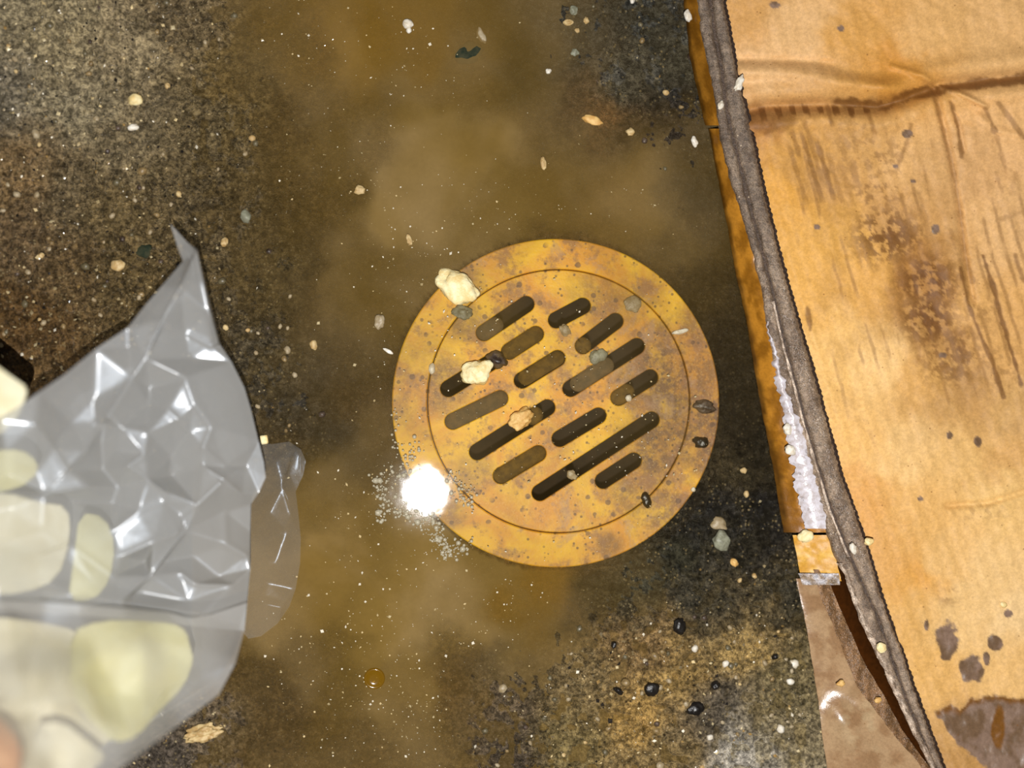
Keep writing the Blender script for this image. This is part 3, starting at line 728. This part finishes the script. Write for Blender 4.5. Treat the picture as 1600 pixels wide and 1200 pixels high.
# wet reflection painted in pale lilac along the foot of the plies
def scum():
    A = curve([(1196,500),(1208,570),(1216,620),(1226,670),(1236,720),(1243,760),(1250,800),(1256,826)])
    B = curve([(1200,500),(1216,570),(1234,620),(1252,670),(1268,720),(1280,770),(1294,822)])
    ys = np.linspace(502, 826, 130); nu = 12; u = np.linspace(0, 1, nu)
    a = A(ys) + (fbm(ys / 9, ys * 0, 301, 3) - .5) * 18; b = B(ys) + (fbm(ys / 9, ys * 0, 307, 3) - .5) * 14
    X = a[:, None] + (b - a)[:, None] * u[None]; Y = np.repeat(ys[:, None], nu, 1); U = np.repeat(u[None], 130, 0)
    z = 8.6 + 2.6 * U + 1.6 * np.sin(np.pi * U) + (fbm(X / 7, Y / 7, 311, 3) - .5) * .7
    b_ = NT('painted_sheen'); n = b_.noise(380, 4, .65)
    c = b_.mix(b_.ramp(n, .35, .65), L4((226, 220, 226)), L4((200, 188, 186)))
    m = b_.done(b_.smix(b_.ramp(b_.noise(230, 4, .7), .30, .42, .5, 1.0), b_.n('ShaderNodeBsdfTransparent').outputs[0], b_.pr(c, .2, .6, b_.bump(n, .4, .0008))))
    o = mkobj('painted_sheen', px2w(X, Y, z * 1e-3).reshape(-1, 3), grid_faces(130, nu), m, board)
    o['label'] = 'lilac white painted reflection along the wet liner'
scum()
# torn amber patch and the lower flap
ribbon('torn_liner', curve([(1238,835),(1246,870),(1252,910)]), curve([(1296,835),(1308,880),(1316,912)]), 836, 908,
       lambda U, Y, X: 5.0 + 3 * U + (fbm(X / 12, Y / 12, 91, 3) - .5) * 1.5, M_kraft,
       lambda U, Y, X: mixc((205, 148, 46), (226, 176, 80), sstep(.35, .65, fbm(X / 14, Y / 14, 93, 3))), nu=12, wet=lambda U, Y, X: U * 0 + .5, label='torn amber liner patch above the lower flap')
ribbon('torn_edge', curve([(1246,895),(1250,902),(1254,915)]), curve([(1300,872),(1306,886),(1312,900)]), 896, 914,
       lambda U, Y, X: 7.8 + 1.2 * U + (fbm(X / 5, Y / 5, 95, 3) - .5) * 2, M_pulp, lambda U, Y, X: mixc((205, 200, 204), (150, 128, 104), sstep(.3, .6, fbm(X / 9, Y / 6, 96, 3))), nu=24, wet=lambda U, Y, X: U * 0 + .9)
FR = curve([(1272,890),(1276,905),(1283,933),(1308,992),(1340,1072),(1369,1112),(1407,1160),(1436,1192),(1478,1290)])
CL = curve([(1286,880),(1292,900),(1300,920),(1327,984),(1353,1040),(1380,1085),(1407,1136),(1438,1180),(1456,1202),(1484,1290)])
def flap_prof(U, Y, X):
    return 3.0 + 4.6 * U ** 1.2 + (fbm(X / 60, Y / 60, 97, 2) - .5) * 1.6 + 3.4 * np.exp(-((U - .36) / .28) ** 2) * sstep(1075, 1135, Y)
def flap_col(U, Y, X):
    t = fbm(X / 22, Y / 22, 99, 4)
    c = mixc((150, 116, 82), (172, 140, 104), sstep(.35, .65, t))
    pale = np.exp(-(((X - 1345) / 40) ** 2 + ((Y - 1130) / 45) ** 2)) * sstep(.4, .6, fbm(X / 18, Y / 18, 98, 3))
    c = c * (1 - pale * .5)[..., None] + lin((190, 168, 130)) * (pale * .5)[..., None]
    return c
ribbon('lower_flap', S_, FR, 904, 1290, flap_prof, M_kraft, flap_col, nu=30, wet=lambda U, Y, X: U * 0 + 1., label='glossy brown lower flap bent away from the edge')
ribbon('flap_ply', lambda y: FR(y) - 1, CL, 890, 1290, lambda U, Y, X: 7.6 - 1.6 * U + (fbm(X / 7, Y / 25, 94, 3) - .5) * 1.6, M_pulp, lambda U, Y, X: mixc((112, 82, 52), (146, 110, 76), sstep(.3, .7, fbm(X / 5, Y / 40, 92, 3))), nu=10, wet=lambda U, Y, X: U * 0 + .6, label='split inner ply of the lower flap')
ribbon('flap_cavity', lambda y: CL(y) - 6, lambda y: L_(y) + 8, 880, 1290, lambda U, Y, X: 1.2 + U * 0, mat_tone('dark_gap', .95, .04, bump=.1), lambda U, Y, X: mixc((64, 32, 6), (40, 20, 4), U), nu=4, label='dark gap between flap and cut edge')

# kraft face
def face():
    xs = np.linspace(0, 1, 300); ys = np.arange(-90, 1296, 2.6); ny = len(ys)
    x0 = R_(ys) - 4
    X = x0[:, None] + (1790 - x0)[:, None] * (xs[None] ** 1.15); Y = np.repeat(ys[:, None], 300, 1)
    fl = X - .27 * (Y - 300) - .00008 * (Y - 300) ** 2                           # runs across the flutes
    n1 = fbm(X / 70, Y / 70, 131, 4); n2 = fbm(X / 14, Y / 14, 137, 4); n3 = vnoise(X / 4, Y / 4, 139)
    # ---- relief in mm
    z = 7.0 + 1.6 * np.sin((X - 1200) / 300) + (n1 - .5) * 4
    crease = [(1150,176),(1200,166),(1290,163),(1370,168),(1410,156),(1470,134),(1540,124),(1620,116),(1800,100)]
    dcr, _ = segdist(X, Y, crease); z -= 4.4 * np.exp(-(dcr / 9) ** 2) - 3.0 * np.exp(-((dcr - 26) / 16) ** 2)
    fold = [(1160,112),(1240,112),(1330,128),(1410,140)]
    dfo, _ = segdist(X, Y, fold); z += 4.2 * np.exp(-(dfo / 13) ** 2) * sstep(1440, 1380, X)
    fo2 = [(1150,92),(1260,95),(1300,100)]; d2, _ = segdist(X, Y, fo2); z -= 1.3 * np.exp(-(d2 / 6) ** 2)
    for pl, h, w in [([(1458,134),(1476,200),(1488,260),(1500,330),(1510,420),(1520,470)], -2.0, 6), ([(1486,160),(1500,200),(1506,235)], -1.2, 4),
                     ([(1470,136),(1500,146),(1540,166)], 2.2, 4), ([(1395,104),(1440,118),(1466,136)], 1.8, 5), ([(1530,180),(1556,205),(1590,210)], .9, 5),
                     ([(1350,640),(1400,720),(1460,760)], .8, 30), ([(1480,790),(1545,786),(1610,765)], -1.6, 5), ([(1340,840),(1450,815),(1620,800)], .8, 14),
                     ([(1420,420),(1480,560),(1560,700)], -1.4, 40), ([(1500,420),(1570,620)], .7, 14)]:
        d, t = segdist(X, Y, pl); z += h * np.exp(-(d / w) ** 2)
    z += .16 * np.sin(fl / 24.0 * 2 * np.pi) * (.3 + n1)
    z += (n2 - .5) * .5
    ed = X - R_(Y); z = z - 1.2 * sstep(20, 0, ed)
    # ---- colour
    cp = [(1150,20,(206,152,78)),(1260,60,(222,174,108)),(1340,60,(214,156,72)),(1400,110,(206,142,52)),(1450,50,(222,170,96)),(1560,50,(220,170,100)),(1200,120,(224,176,112)),
          (1220,150,(206,152,80)),(1190,200,(180,122,56)),(1250,230,(206,150,66)),(1230,300,(220,158,60)),(1300,280,(204,150,74)),(1350,220,(206,154,80)),(1310,370,(224,166,72)),
          (1430,250,(224,172,100)),(1400,330,(196,144,74)),(1540,250,(224,172,104)),(1580,350,(222,172,104)),(1270,430,(226,168,76)),(1350,430,(222,164,76)),(1430,430,(176,122,52)),
          (1460,520,(172,122,56)),(1520,480,(218,164,88)),(1580,520,(216,162,86)),(1300,560,(234,182,98)),(1380,580,(240,192,116)),(1440,600,(216,162,82)),(1520,610,(196,146,76)),
          (1590,650,(206,158,86)),(1330,680,(236,182,98)),(1420,700,(240,192,116)),(1500,720,(234,184,104)),(1340,790,(226,164,80)),(1440,800,(230,176,94)),(1560,780,(238,190,110)),
          (1580,720,(212,160,84)),(1380,870,(222,164,82)),(1480,880,(232,182,104)),(1560,900,(240,194,120)),(1410,960,(226,172,88)),(1500,960,(236,190,116)),(1590,960,(242,200,132)),
          (1440,1050,(230,176,92)),(1560,1060,(234,184,106)),(1460,1140,(206,156,84)),(1480,1200,(190,140,70)),(1440,900,(224,160,66)),(1700,600,(226,176,106))]
    wx = (fbm(X / 40, Y / 40, 141, 4) - .5) * 70; wy = (fbm(X / 40, Y / 40, 149, 4) - .5) * 70
    c = shepard(X + wx, Y + wy, [(a[0], a[1]) for a in cp], [lin(np.array(a[2]) + (0, 2, 10)) for a in cp], 26)
    wet = np.zeros(X.shape) + .05
    st = np.zeros(X.shape)                                                        # stain strength
    def add(m): 
        nonlocal st
        st = np.maximum(st, m)
    patch = sstep(.42, .62, n2)
    # dark row below the crease
    d, t = segdist(X, Y, [(1176,180),(1240,172),(1330,172),(1400,160)])
    add(.85 * sstep(14, 5, d + (n2 - .5) * 14) * sstep(-.2, .5, np.sin(fl / 23.0 * 2 * np.pi + (n1 - .5) * 5)))
    add(.38 * sstep(20, 6, d + (n2 - .5) * 12))
    d, t = segdist(X, Y, [(1310,160),(1380,166),(1420,150),(1480,136),(1620,122)])
    add(.80 * sstep(11, 5, d + (n2 - .5) * 12))
    d, t = segdist(X, Y, [(1170,185),(1200,195),(1230,186)]); add(.6 * sstep(22, 8, d + (n2 - .5) * 20))
    # flute lines, upper left
    for x0_, a0, a1, k in [(1236,200,250,.5),(1254,180,300,.45),(1232,225,325,.45),(1250,200,322,.6),(1274,215,318,.62),(1292,235,325,.35),(1312,250,330,.3),(1330,250,295,.4),(1290,160,200,.6),(1352,160,215,.5)]:
        d, t = segdist(X, Y, [(x0_, a0), (x0_ + (a1 - a0) * .30, a1)])
        add(k * sstep(6.5, 2.0, d + (n2 - .5) * 6) * sstep(-.08, .15, t) * sstep(1.08, .8, t))
    # flute lines, right
    for pl, k in [([(1500,418),(1512,470),(1530,520),(1548,560),(1568,620)],.75),([(1536,400),(1552,450),(1568,510),(1596,600)],.8),([(1586,400),(1600,440)],.6),
                  ([(1458,134),(1470,190),(1488,260),(1500,330),(1508,400),(1520,440)],.5),([(1486,160),(1496,195),(1503,245)],.65),([(1540,170),(1555,205)],.55),([(1560,160),(1600,215)],.5),
                  ([(1558,215),(1572,270)],.4),([(1262,482),(1266,515)],.7),([(1500,410),(1490,380),(1486,360)],.35),([(1588,270),(1580,300)],.3),([(1556,270),(1566,300)],.35),
                  ([(1424,195),(1418,220),(1402,262)],.5),([(1556,345),(1600,330)],.35),([(1480,520),(1500,570)],.55),([(1450,400),(1450,360),(1436,300)],.25)]:
        d, t = segdist(X, Y, pl); add(k * sstep(5.5, 1.5, d + (n2 - .5) * 7))
    band = sstep(1185, 1215, X - .27 * (Y - 200)) * sstep(185, 215, Y) * sstep(760, 640, Y - .4 * (X - 1400))
    add(.42 * sstep(.45, .95, np.sin(fl / 23.0 * 2 * np.pi + (n1 - .5) * 3)) * sstep(.50, .62, fbm(X / 36, Y / 95, 191, 3)) * band)
    add(.16 * sstep(.45, .62, fbm(X / 80, Y / 80, 193, 3)) * band)
    # mottled clusters
    for cx, cy, rx, ry, k, th in [(1385,370,62,48,.85,.44),(1370,300,50,40,.5,.54),(1370,245,60,40,.42,.52),(1450,440,52,46,.9,.38),(1450,495,46,46,.88,.40),(1490,560,50,52,.7,.42),(1420,390,50,40,.5,.5),
                                  (1530,480,30,50,.4,.52),(1520,560,40,50,.45,.52),(1555,580,40,50,.35,.5),(1340,230,50,60,.35,.5),(1480,930,16,18,.45,.5),(1530,800,40,14,.35,.5),(1400,640,3,3,.1,.5)]:
        g = np.exp(-(((X - cx) / rx) ** 2 + ((Y - cy) / ry) ** 2) ** 1.5)
        add(k * g * sstep(th - .04, th + .12, fbm(X / 8, Y / 8, 163, 4)))
    c = c * (1 - st[..., None]) + lin((104, 62, 20)) * st[..., None]
    # wet drops and the puddle in the corner
    pud = np.zeros(X.shape)
    for cx, cy, rx, ry in [(1480,997,18,27),(1519,1046,20,20),(1554,1005,12,12),(1576,959,7,6),(1478,1022,8,10),(1448,978,4,10),(1542,1030,6,12),(1462,358,7,8),(1418,209,9,7),(1474,555,6,5),
                           (1211,8,9,6),(1314,44,6,5),(1276,355,5,4),(1400,260,5,4),(1427,283,5,4),(1484,681,5,6),(1438,779,5,4),(1527,690,7,9)]:
        rr = np.hypot((X - cx) / rx, (Y - cy) / ry) + (n2 - .5) * .9
        pud = np.maximum(pud, sstep(1.1, .85, rr))
    poly = [(1460,1112),(1485,1104),(1500,1110),(1515,1092),(1540,1088),(1565,1088),(1600,1092),(1700,1090)]
    top = np.interp(X, [p[0] for p in poly], [p[1] for p in poly]) + (n2 - .5) * 14
    low = np.interp(X, [1455,1480,1510,1560,1620], [1112,1140,1175,1215,1240]) + (n2 - .5) * 22
    big = sstep(-3, 3, Y - top) * sstep(3, -3, Y - low) * sstep(1455, 1466, X)
    isl = sstep(1.1, .8, np.hypot((X - 1560) / 11, (Y - 1135) / 34) + (n2 - .5) * .6)
    pud = np.maximum(pud, big)
    rim = np.clip(sstep(12, 2, np.abs(Y - top)) * big + isl * big, 0, 1)
    pc = mixc((116, 90, 66), (140, 114, 96), sstep(.35, .65, fbm(X / 20, Y / 20, 171, 3)))
    pc = pc * (1 - rim[..., None]) + lin((122, 78, 26)) * rim[..., None]
    c = c * (1 - pud[..., None]) + pc * pud[..., None]
    wet = np.maximum(wet, pud * .55); wet = np.maximum(wet, .15 * st)
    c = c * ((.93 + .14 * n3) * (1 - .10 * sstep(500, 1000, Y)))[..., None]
    P = px2w(X, Y, z * 1e-3)
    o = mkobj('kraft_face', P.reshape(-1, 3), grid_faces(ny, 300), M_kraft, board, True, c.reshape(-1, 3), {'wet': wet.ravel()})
    o['label'] = 'tan kraft paper face with brown water stains'
face()

ZB = .0135
lump('food_crumb', 1258, 838, 26, 20, 'cream crumb stuck on the amber liner patch of the cardboard', 'crumb', M_cream, .2, .0065, 10, 120, .3, 3, sink=.2)
lump('stone_chip', 1075, 24, 12, 20, 'whitish chip on the upper cardboard liner at the top edge', 'stone', M_white, .2, .0068, 8, 121, .3, 3)
lump('stone_chip', 1155, 130, 12, 26, 'white sliver on the cut cardboard edge by the crease', 'stone', M_white, -.4, ZB, 7, 122, .4, 3)
lump('stone_chip', 1126, 164, 9, 14, 'small white chip lower left of the sliver on the cut edge', 'stone', M_white, -.3, ZB - .001, 7, 123, .3, 3)
lump('stone_chip', 1333, 857, 10, 19, 'white chip lodged in the groove of the cut cardboard edge', 'stone', M_white, .3, ZB, 8, 124, .25, 3)
lump('stone_chip', 1358, 846, 15, 12, 'cream chip overhanging the right side of the cut edge', 'stone', M_cream, .2, ZB - .001, 8, 125, .3, 3)
lump('food_crumb', 1231, 671, 14, 18, 'upper white crumb in the painted reflection on the liner', 'crumb', M_white, .2, .0105, 8, 126, .25, 3)
lump('food_crumb', 1235, 703, 19, 15, 'lower white crumb in the painted reflection on the liner', 'crumb', M_white, -.5, .0105, 8, 127, .25, 3)
lump('food_crumb', 1314, 1068, 13, 10, 'peach crumb on the glossy lower flap', 'crumb', M_cream2, .4, .008, 7, 128, .3, 3)
lump('food_crumb', 1372, 1094, 12, 9, 'pink crumb on the split ply beside the dark gap', 'crumb', M_cream2, .1, .0085, 7, 129, .3, 3)
lump('food_crumb', 1377, 1012, 16, 16, 'yellow crumb wedged on the left ply low on the cut edge', 'crumb', M_cream, .1, ZB, 8, 130, .3, 3)
lump('food_crumb', 1568, 945, 11, 10, 'cream grain on the kraft face above the wet drops', 'crumb', M_cream, .1, .009, 6, 131, .25, 2)

# ------------------------------------------------------------------ plastic bag of scraps
bag = empty('plastic_bag', tuple(px2w(200, 850, 0.003)))
tag(bag, 'crumpled translucent plastic bag of vegetable scraps left of the drain', 'bag')
ZC = [(270,356,.028),(308,392,.034),(345,540,.031),(400,660,.027),(415,745,.026),(390,830,.022),(385,960,.026),(340,1085,.044),(190,1200,.082),(60,1290,.125),(-150,1350,.18),(-150,700,.12),
      (0,655,.066),(60,610,.060),(150,545,.048),(250,450,.040),(250,600,.036),(150,700,.042),(300,750,.032),(200,800,.038),(80,800,.049),(20,780,.060),(330,880,.027),(250,900,.035),
      (100,950,.058),(200,1050,.066),(300,1020,.044),(60,1100,.098),(0,1180,.126),(120,1180,.094),(0,950,.074)]
def zbag(px, py):
    px = np.atleast_1d(np.asarray(px, float)); py = np.atleast_1d(np.asarray(py, float))
    return shepard(px, py, [(a[0], a[1]) for a in ZC], [a[2] for a in ZC], 18, 1.6)[..., 0]
def inside(poly, x, y):
    ok = False; n = len(poly)
    for i in range(n):
        (ax, ay), (bx, by) = poly[i], poly[(i + 1) % n]
        if (ay > y) != (by > y) and x < (bx - ax) * (y - ay) / (by - ay) + ax: ok = not ok
    return ok
def film(name, outline, nodes, creases, zf, mat, parent, sub=3, smooth=2, thick=0.0, label=None, ridge=0.0):
    pts = [Vector(p) for p in outline]; n = len(pts); dz = [0.0] * n
    for (x, y, d) in nodes: pts.append(Vector((x, y))); dz.append(d)
    edges = []
    for cr in creases:
        prev = None
        for (x, y, d) in cr:
            pts.append(Vector((x, y))); dz.append(d)
            if prev is not None: edges.append((prev, len(pts) - 1))
            prev = len(pts) - 1
    vs, es, fs, ov, oe, of = geometry.delaunay_2d_cdt(pts, edges, [list(range(n))], 1, 1.0)
    px = np.array([v[0] for v in vs]); py = np.array([v[1] for v in vs]); z = zf(px, py)
    z = z + np.array([dz[o[0]] if len(o) else 0.0 for o in ov]) * 1e-3
    P = px2w(px, py, z)
    bm = bmesh.new(); bv = [bm.verts.new(p) for p in P]
    for f in fs:
        try: bm.faces.new([bv[i] for i in f])
        except ValueError: pass
    for v in [v for v in bm.verts if not v.link_faces]: bm.verts.remove(v)
    for _ in range(sub): bmesh.ops.subdivide_edges(bm, edges=bm.edges[:], cuts=1, use_grid_fill=True)
    bmesh.ops.triangulate(bm, faces=[f for f in bm.faces if len(f.verts) > 4])
    if ridge:
        Vw = np.array([v.co for v in bm.verts]); q = w2px(Vw); up = np.zeros(len(Vw))
        for cr in creases:
            d, _t = segdist(q[:, 0], q[:, 1], [(a, b_) for a, b_, _ in cr]); up = np.maximum(up, ridge * np.exp(-d / 3.2))
        for v, u in zip(bm.verts, up):
            if not v.is_boundary: v.co.z += float(u)
    inner = [v for v in bm.verts if not v.is_boundary]
    for _ in range(smooth): bmesh.ops.smooth_vert(bm, verts=inner, factor=.5, use_axis_x=True, use_axis_y=True, use_axis_z=True)
    bmesh.ops.recalc_face_normals(bm, faces=bm.faces[:])
    if sum(f.normal.z for f in bm.faces) < 0: bmesh.ops.reverse_faces(bm, faces=bm.faces[:])
    if thick:
        g = bmesh.ops.extrude_face_region(bm, geom=bm.faces[:])
        for e in g['geom']:
            if isinstance(e, bmesh.types.BMVert): e.co.z += thick
        bmesh.ops.recalc_face_normals(bm, faces=bm.faces[:])
    bm.verts.index_update()
    V = [tuple(v.co) for v in bm.verts]; Fc = [[v.index for v in f.verts] for f in bm.faces]; bm.free()
    o = mkobj(name, V, Fc, mat, parent)
    if label and parent is not None: o['label'] = label
    return o
OUT = [(266,350),(276,360),(292,378),(309,391),(318,430),(332,490),(345,540),(362,566),(382,606),(392,640),(404,690),(412,722),(415,746),(404,770),(392,788),(391,830),(391,890),(386,940),(382,985),(368,1036),(342,1085),
       (312,1110),(280,1132),(190,1200),(60,1300),(-160,1380),(-160,740),(0,656),(62,612),(100,586),(150,545),(200,512),(226,478),(252,448),(286,408),(278,388)]
CR = [[(307,395,2),(282,450,4),(255,500,5),(228,560,6),(208,590,6),(170,650,7),(135,705,7),(106,735,6)],
      [(309,396,2),(318,440,3),(328,490,3),(341,536,4)],
      [(248,525,2),(290,520,-1),(330,541,2)],
      [(296,560,0),(290,590,5),(305,632,5),(331,668,5)],
      [(331,668,5),(318,700,5),(352,728,1)],
      [(55,662,2),(84,702,4),(103,734,5)],
      [(150,660,2),(190,668,5),(232,676,5)],
      [(232,676,5),(226,710,6),(200,728,6)],
      [(200,728,6),(232,750,6),(257,768,6),(257,785,4)],
      [(257,785,4),(215,800,5),(178,828,6)],
      [(235,605,0),(262,640,5),(278,655,5),(296,672,3)],
      [(318,728,3),(350,748,5),(378,772,3)],
      [(285,805,3),(310,788,5),(345,755,6)],
      [(190,870,5),(240,848,7),(280,832,5)],
      [(190,940,2),(235,900,6),(290,830,4)],
      [(282,895,2),(305,912,5),(364,914,3)],
      [(60,870,4),(110,850,3),(180,900,3)],
      [(0,770,5),(70,772,4),(140,760,5)],
      [(95,850,3),(66,830,6),(0,850,5)],
      [(352,800,0),(354,850,4),(386,868,2)]]
r3 = np.random.default_rng(21); NODES = []
tries = 0
used = [(p[0], p[1]) for c in CR for p in c] + OUT
while len(NODES) < 90 and tries < 6000:
    tries += 1
    x, y = r3.uniform(-150, 410), r3.uniform(400, 1360)
    if not inside(OUT, x, y): continue
    if min(math.hypot(x - a, y - b) for a, b in used) < 24: continue
    used.append((x, y)); NODES.append((x, y, r3.uniform(-3.2, 1.9)))
UP = OUT[:19] + [(372,985),(300,978),(200,968),(130,962),(0,955),(-160,952)] + OUT[26:]
NODES = [q for q in NODES if q[1] < 945]
film('film', UP, NODES, CR, zbag, M_film, bag, 4, 3, ridge=.0009)
def zback(px, py):
    z = zbag(px, py)
    return np.where([any(abs(a - p) < 1 and abs(b - q) < 1 for p, q in OUT if (p, q) not in ((62, 612), (0, 656), (-160, 740)))   # the mouth gapes there
                     for a, b in zip(px, py)], z - .0015, np.clip(z * .12, .0045, .02))
OC = np.mean(OUT, 0); inset = []
for k in range(len(OUT)):
    a, b = np.array(OUT[k - 1], float), np.array(OUT[(k + 1) % len(OUT)], float); t = (b - a) / np.linalg.norm(b - a)
    q = np.array(OUT[k]) + 16 * np.array([-t[1], t[0]])
    if inside(OUT, *q) and min(math.hypot(q[0] - x, q[1] - y) for x, y in OUT) > 9: inset.append((float(q[0]), float(q[1]), 0))
film('back_film', OUT, [(x, y, d * .4) for x, y, d in NODES[::3] if min(math.hypot(x - a, y - b) for a, b, _ in inset) > 14] + inset + [(x, y, 0) for x in range(-120, 330, 70) for y in range(980, 1260, 60) if inside(OUT, x, y) and min(math.hypot(x - a, y - b) for a, b, _ in inset) > 14], [], zback, M_back, bag, 2, 1)
# front fold with a rounded hem
FOLD = [(-160,935),(0,938),(60,940),(130,945),(200,951),(262,957),(298,966),(330,960),(386,942),(382,985),(368,1036),(342,1085),(280,1132),(190,1200),(60,1300),(-160,1380)]
film('front_fold', FOLD, [(x, y, r3.uniform(-3, 2)) for x, y in [(60,990),(140,1000),(220,1000),(300,1010),(340,1020),(90,1060),(180,1080),(260,1080),(310,1060),(40,1140),(120,1150),(200,1140),(30,1230),(100,1220)]],
     [[(215,1145,2),(262,1075,3),(300,1030,2)], [(135,1075,4),(160,1130,4),(182,1165,3)]], lambda x, y: zbag(x, y) + .007, M_fold, bag, 3, 3)
FLAPO = [(400,690),(424,694),(452,690),(470,702),(478,720),(474,742),(462,768),(466,800),(470,840),(469,880),(462,920),(452,948),(434,974),(408,994),(388,998),(378,986),(382,930),(388,850),(392,790)]
film('trailing_film', FLAPO, [(430,720,3),(450,740,1),(420,800,4),(448,830,2),(430,880,3),(410,930,2),(440,950,3),(450,780,3)],
     [[(460,700,1),(440,760,3),(455,810,2)], [(385,960,1),(415,945,3.5),(445,940,2)], [(408,850,1),(420,880,3),(418,910,1)]], lambda x, y: .0022 + 0 * x, M_thin, bag, 3, 1,
     label='thin clear film trailing into the puddle')

# scraps in the bag
M_leaf = mat_plain('cabbage_leaf', (240, 236, 176), (230, 222, 146), 60, 0.45, 0.4, 0.3, 0.001)
M_leafw = mat_plain('pale_leaf', (246, 240, 208), (238, 228, 186), 60, 0.45, 0.4, 0.3, 0.001)
M_carrot = mat_plain('orange_peel', (240, 176, 104), (232, 160, 86), 90, 0.5, 0.3)
def scrap(name, outline, off, label, cat, mat, bulge=.010, thick=.0025, abs_z=None, tilt=0.0):
    cx = np.mean([p[0] for p in outline]); cy = np.mean([p[1] for p in outline]); R = max(math.hypot(p[0] - cx, p[1] - cy) for p in outline)
    def zf(x, y):
        d = np.hypot(x - cx, y - cy) / R
        base = zbag(x, y) if abs_z is None else abs_z + (620 - y) * tilt
        return base + off - bulge * d ** 2
    for _ in range(1):
        n_ = len(outline); outline = [q for i in range(n_) for q in (tuple(.75 * np.array(outline[i]) + .25 * np.array(outline[(i + 1) % n_])), tuple(.25 * np.array(outline[i]) + .75 * np.array(outline[(i + 1) % n_])))]
    nodes = [(float(x), float(y), float(r3.uniform(-1.5, 1))) for x in np.arange(-150, 340, 34) + .5 for y in np.arange(540, 1340, 34) + .5
             if inside(outline, x, y) and min(segdist(np.array(x), np.array(y), outline + outline[:1])[0].ravel()) > 12]
    o = film(name, outline, nodes, [], zf, mat, None, 3, 8, thick)
    tag(o, label, cat)
    return o
scrap('vegetable_scrap', [(-90,560),(-30,552),(0,574),(22,590),(46,606),(40,630),(20,668),(-30,696),(-110,690)], .0, 'cream vegetable scrap sticking out at the upper left edge of the bag', 'scrap', M_leafw, .003, .004, .062, .00026)
scrap('vegetable_scrap', [(-60,775),(10,768),(64,784),(108,790),(112,840),(92,905),(40,926),(-50,930)], -.012, 'pale cream scrap inside the bag at the left edge, above the fold', 'scrap', M_leafw, .005, .003)
scrap('vegetable_scrap', [(126,800),(166,806),(182,850),(174,905),(150,936),(108,938),(118,870)], -.013, 'yellow green scrap inside the bag, right of the pale cream scrap', 'scrap', M_leaf, .005, .003)
scrap('vegetable_scrap', [(-40,712),(16,700),(50,708),(66,735),(30,765),(-40,770)], -.012, 'dull olive scrap inside the bag below its upper left edge', 'scrap', M_leaf, .005, .003)
scrap('cabbage_leaf', [(110,985),(160,968),(220,969),(270,972),(292,984),(298,1010),(304,1030),(290,1070),(250,1110),(215,1150),(180,1160),(150,1130),(112,1080)], -.004, 'large pale yellow cabbage leaf behind the front fold of the bag', 'leaf', M_leaf, .004, .002)
scrap('cabbage_leaf', [(-112,996),(0,980),(120,988),(230,1000),(262,1036),(240,1080),(200,1136),(130,1186),(50,1236),(-40,1285),(-112,1270)], -.027, 'broad cream cabbage leaf under the other scraps in the bag', 'leaf', M_leafw, .002, .002)
scrap('vegetable_scrap', [(-112,970),(-60,962),(40,966),(130,985),(176,1040),(140,1092),(60,1098),(-60,1070),(-112,1050)], -.013, 'whitish blurred scrap beneath the fold at the left edge', 'scrap', M_leafw, .004, .002)
scrap('carrot_peel', [(-112,1114),(-60,1098),(0,1120),(34,1160),(34,1215),(10,1265),(-60,1285),(-112,1262)], -.010, 'blurred orange peel in the lower left corner of the bag', 'peel', M_carrot, .004, .002)
scrap('vegetable_scrap', [(52,1130),(100,1125),(140,1160),(170,1180),(140,1210),(90,1240),(52,1250)], -.010, 'cream scrap right of the orange peel in the bag', 'scrap', M_leafw, .004, .002)
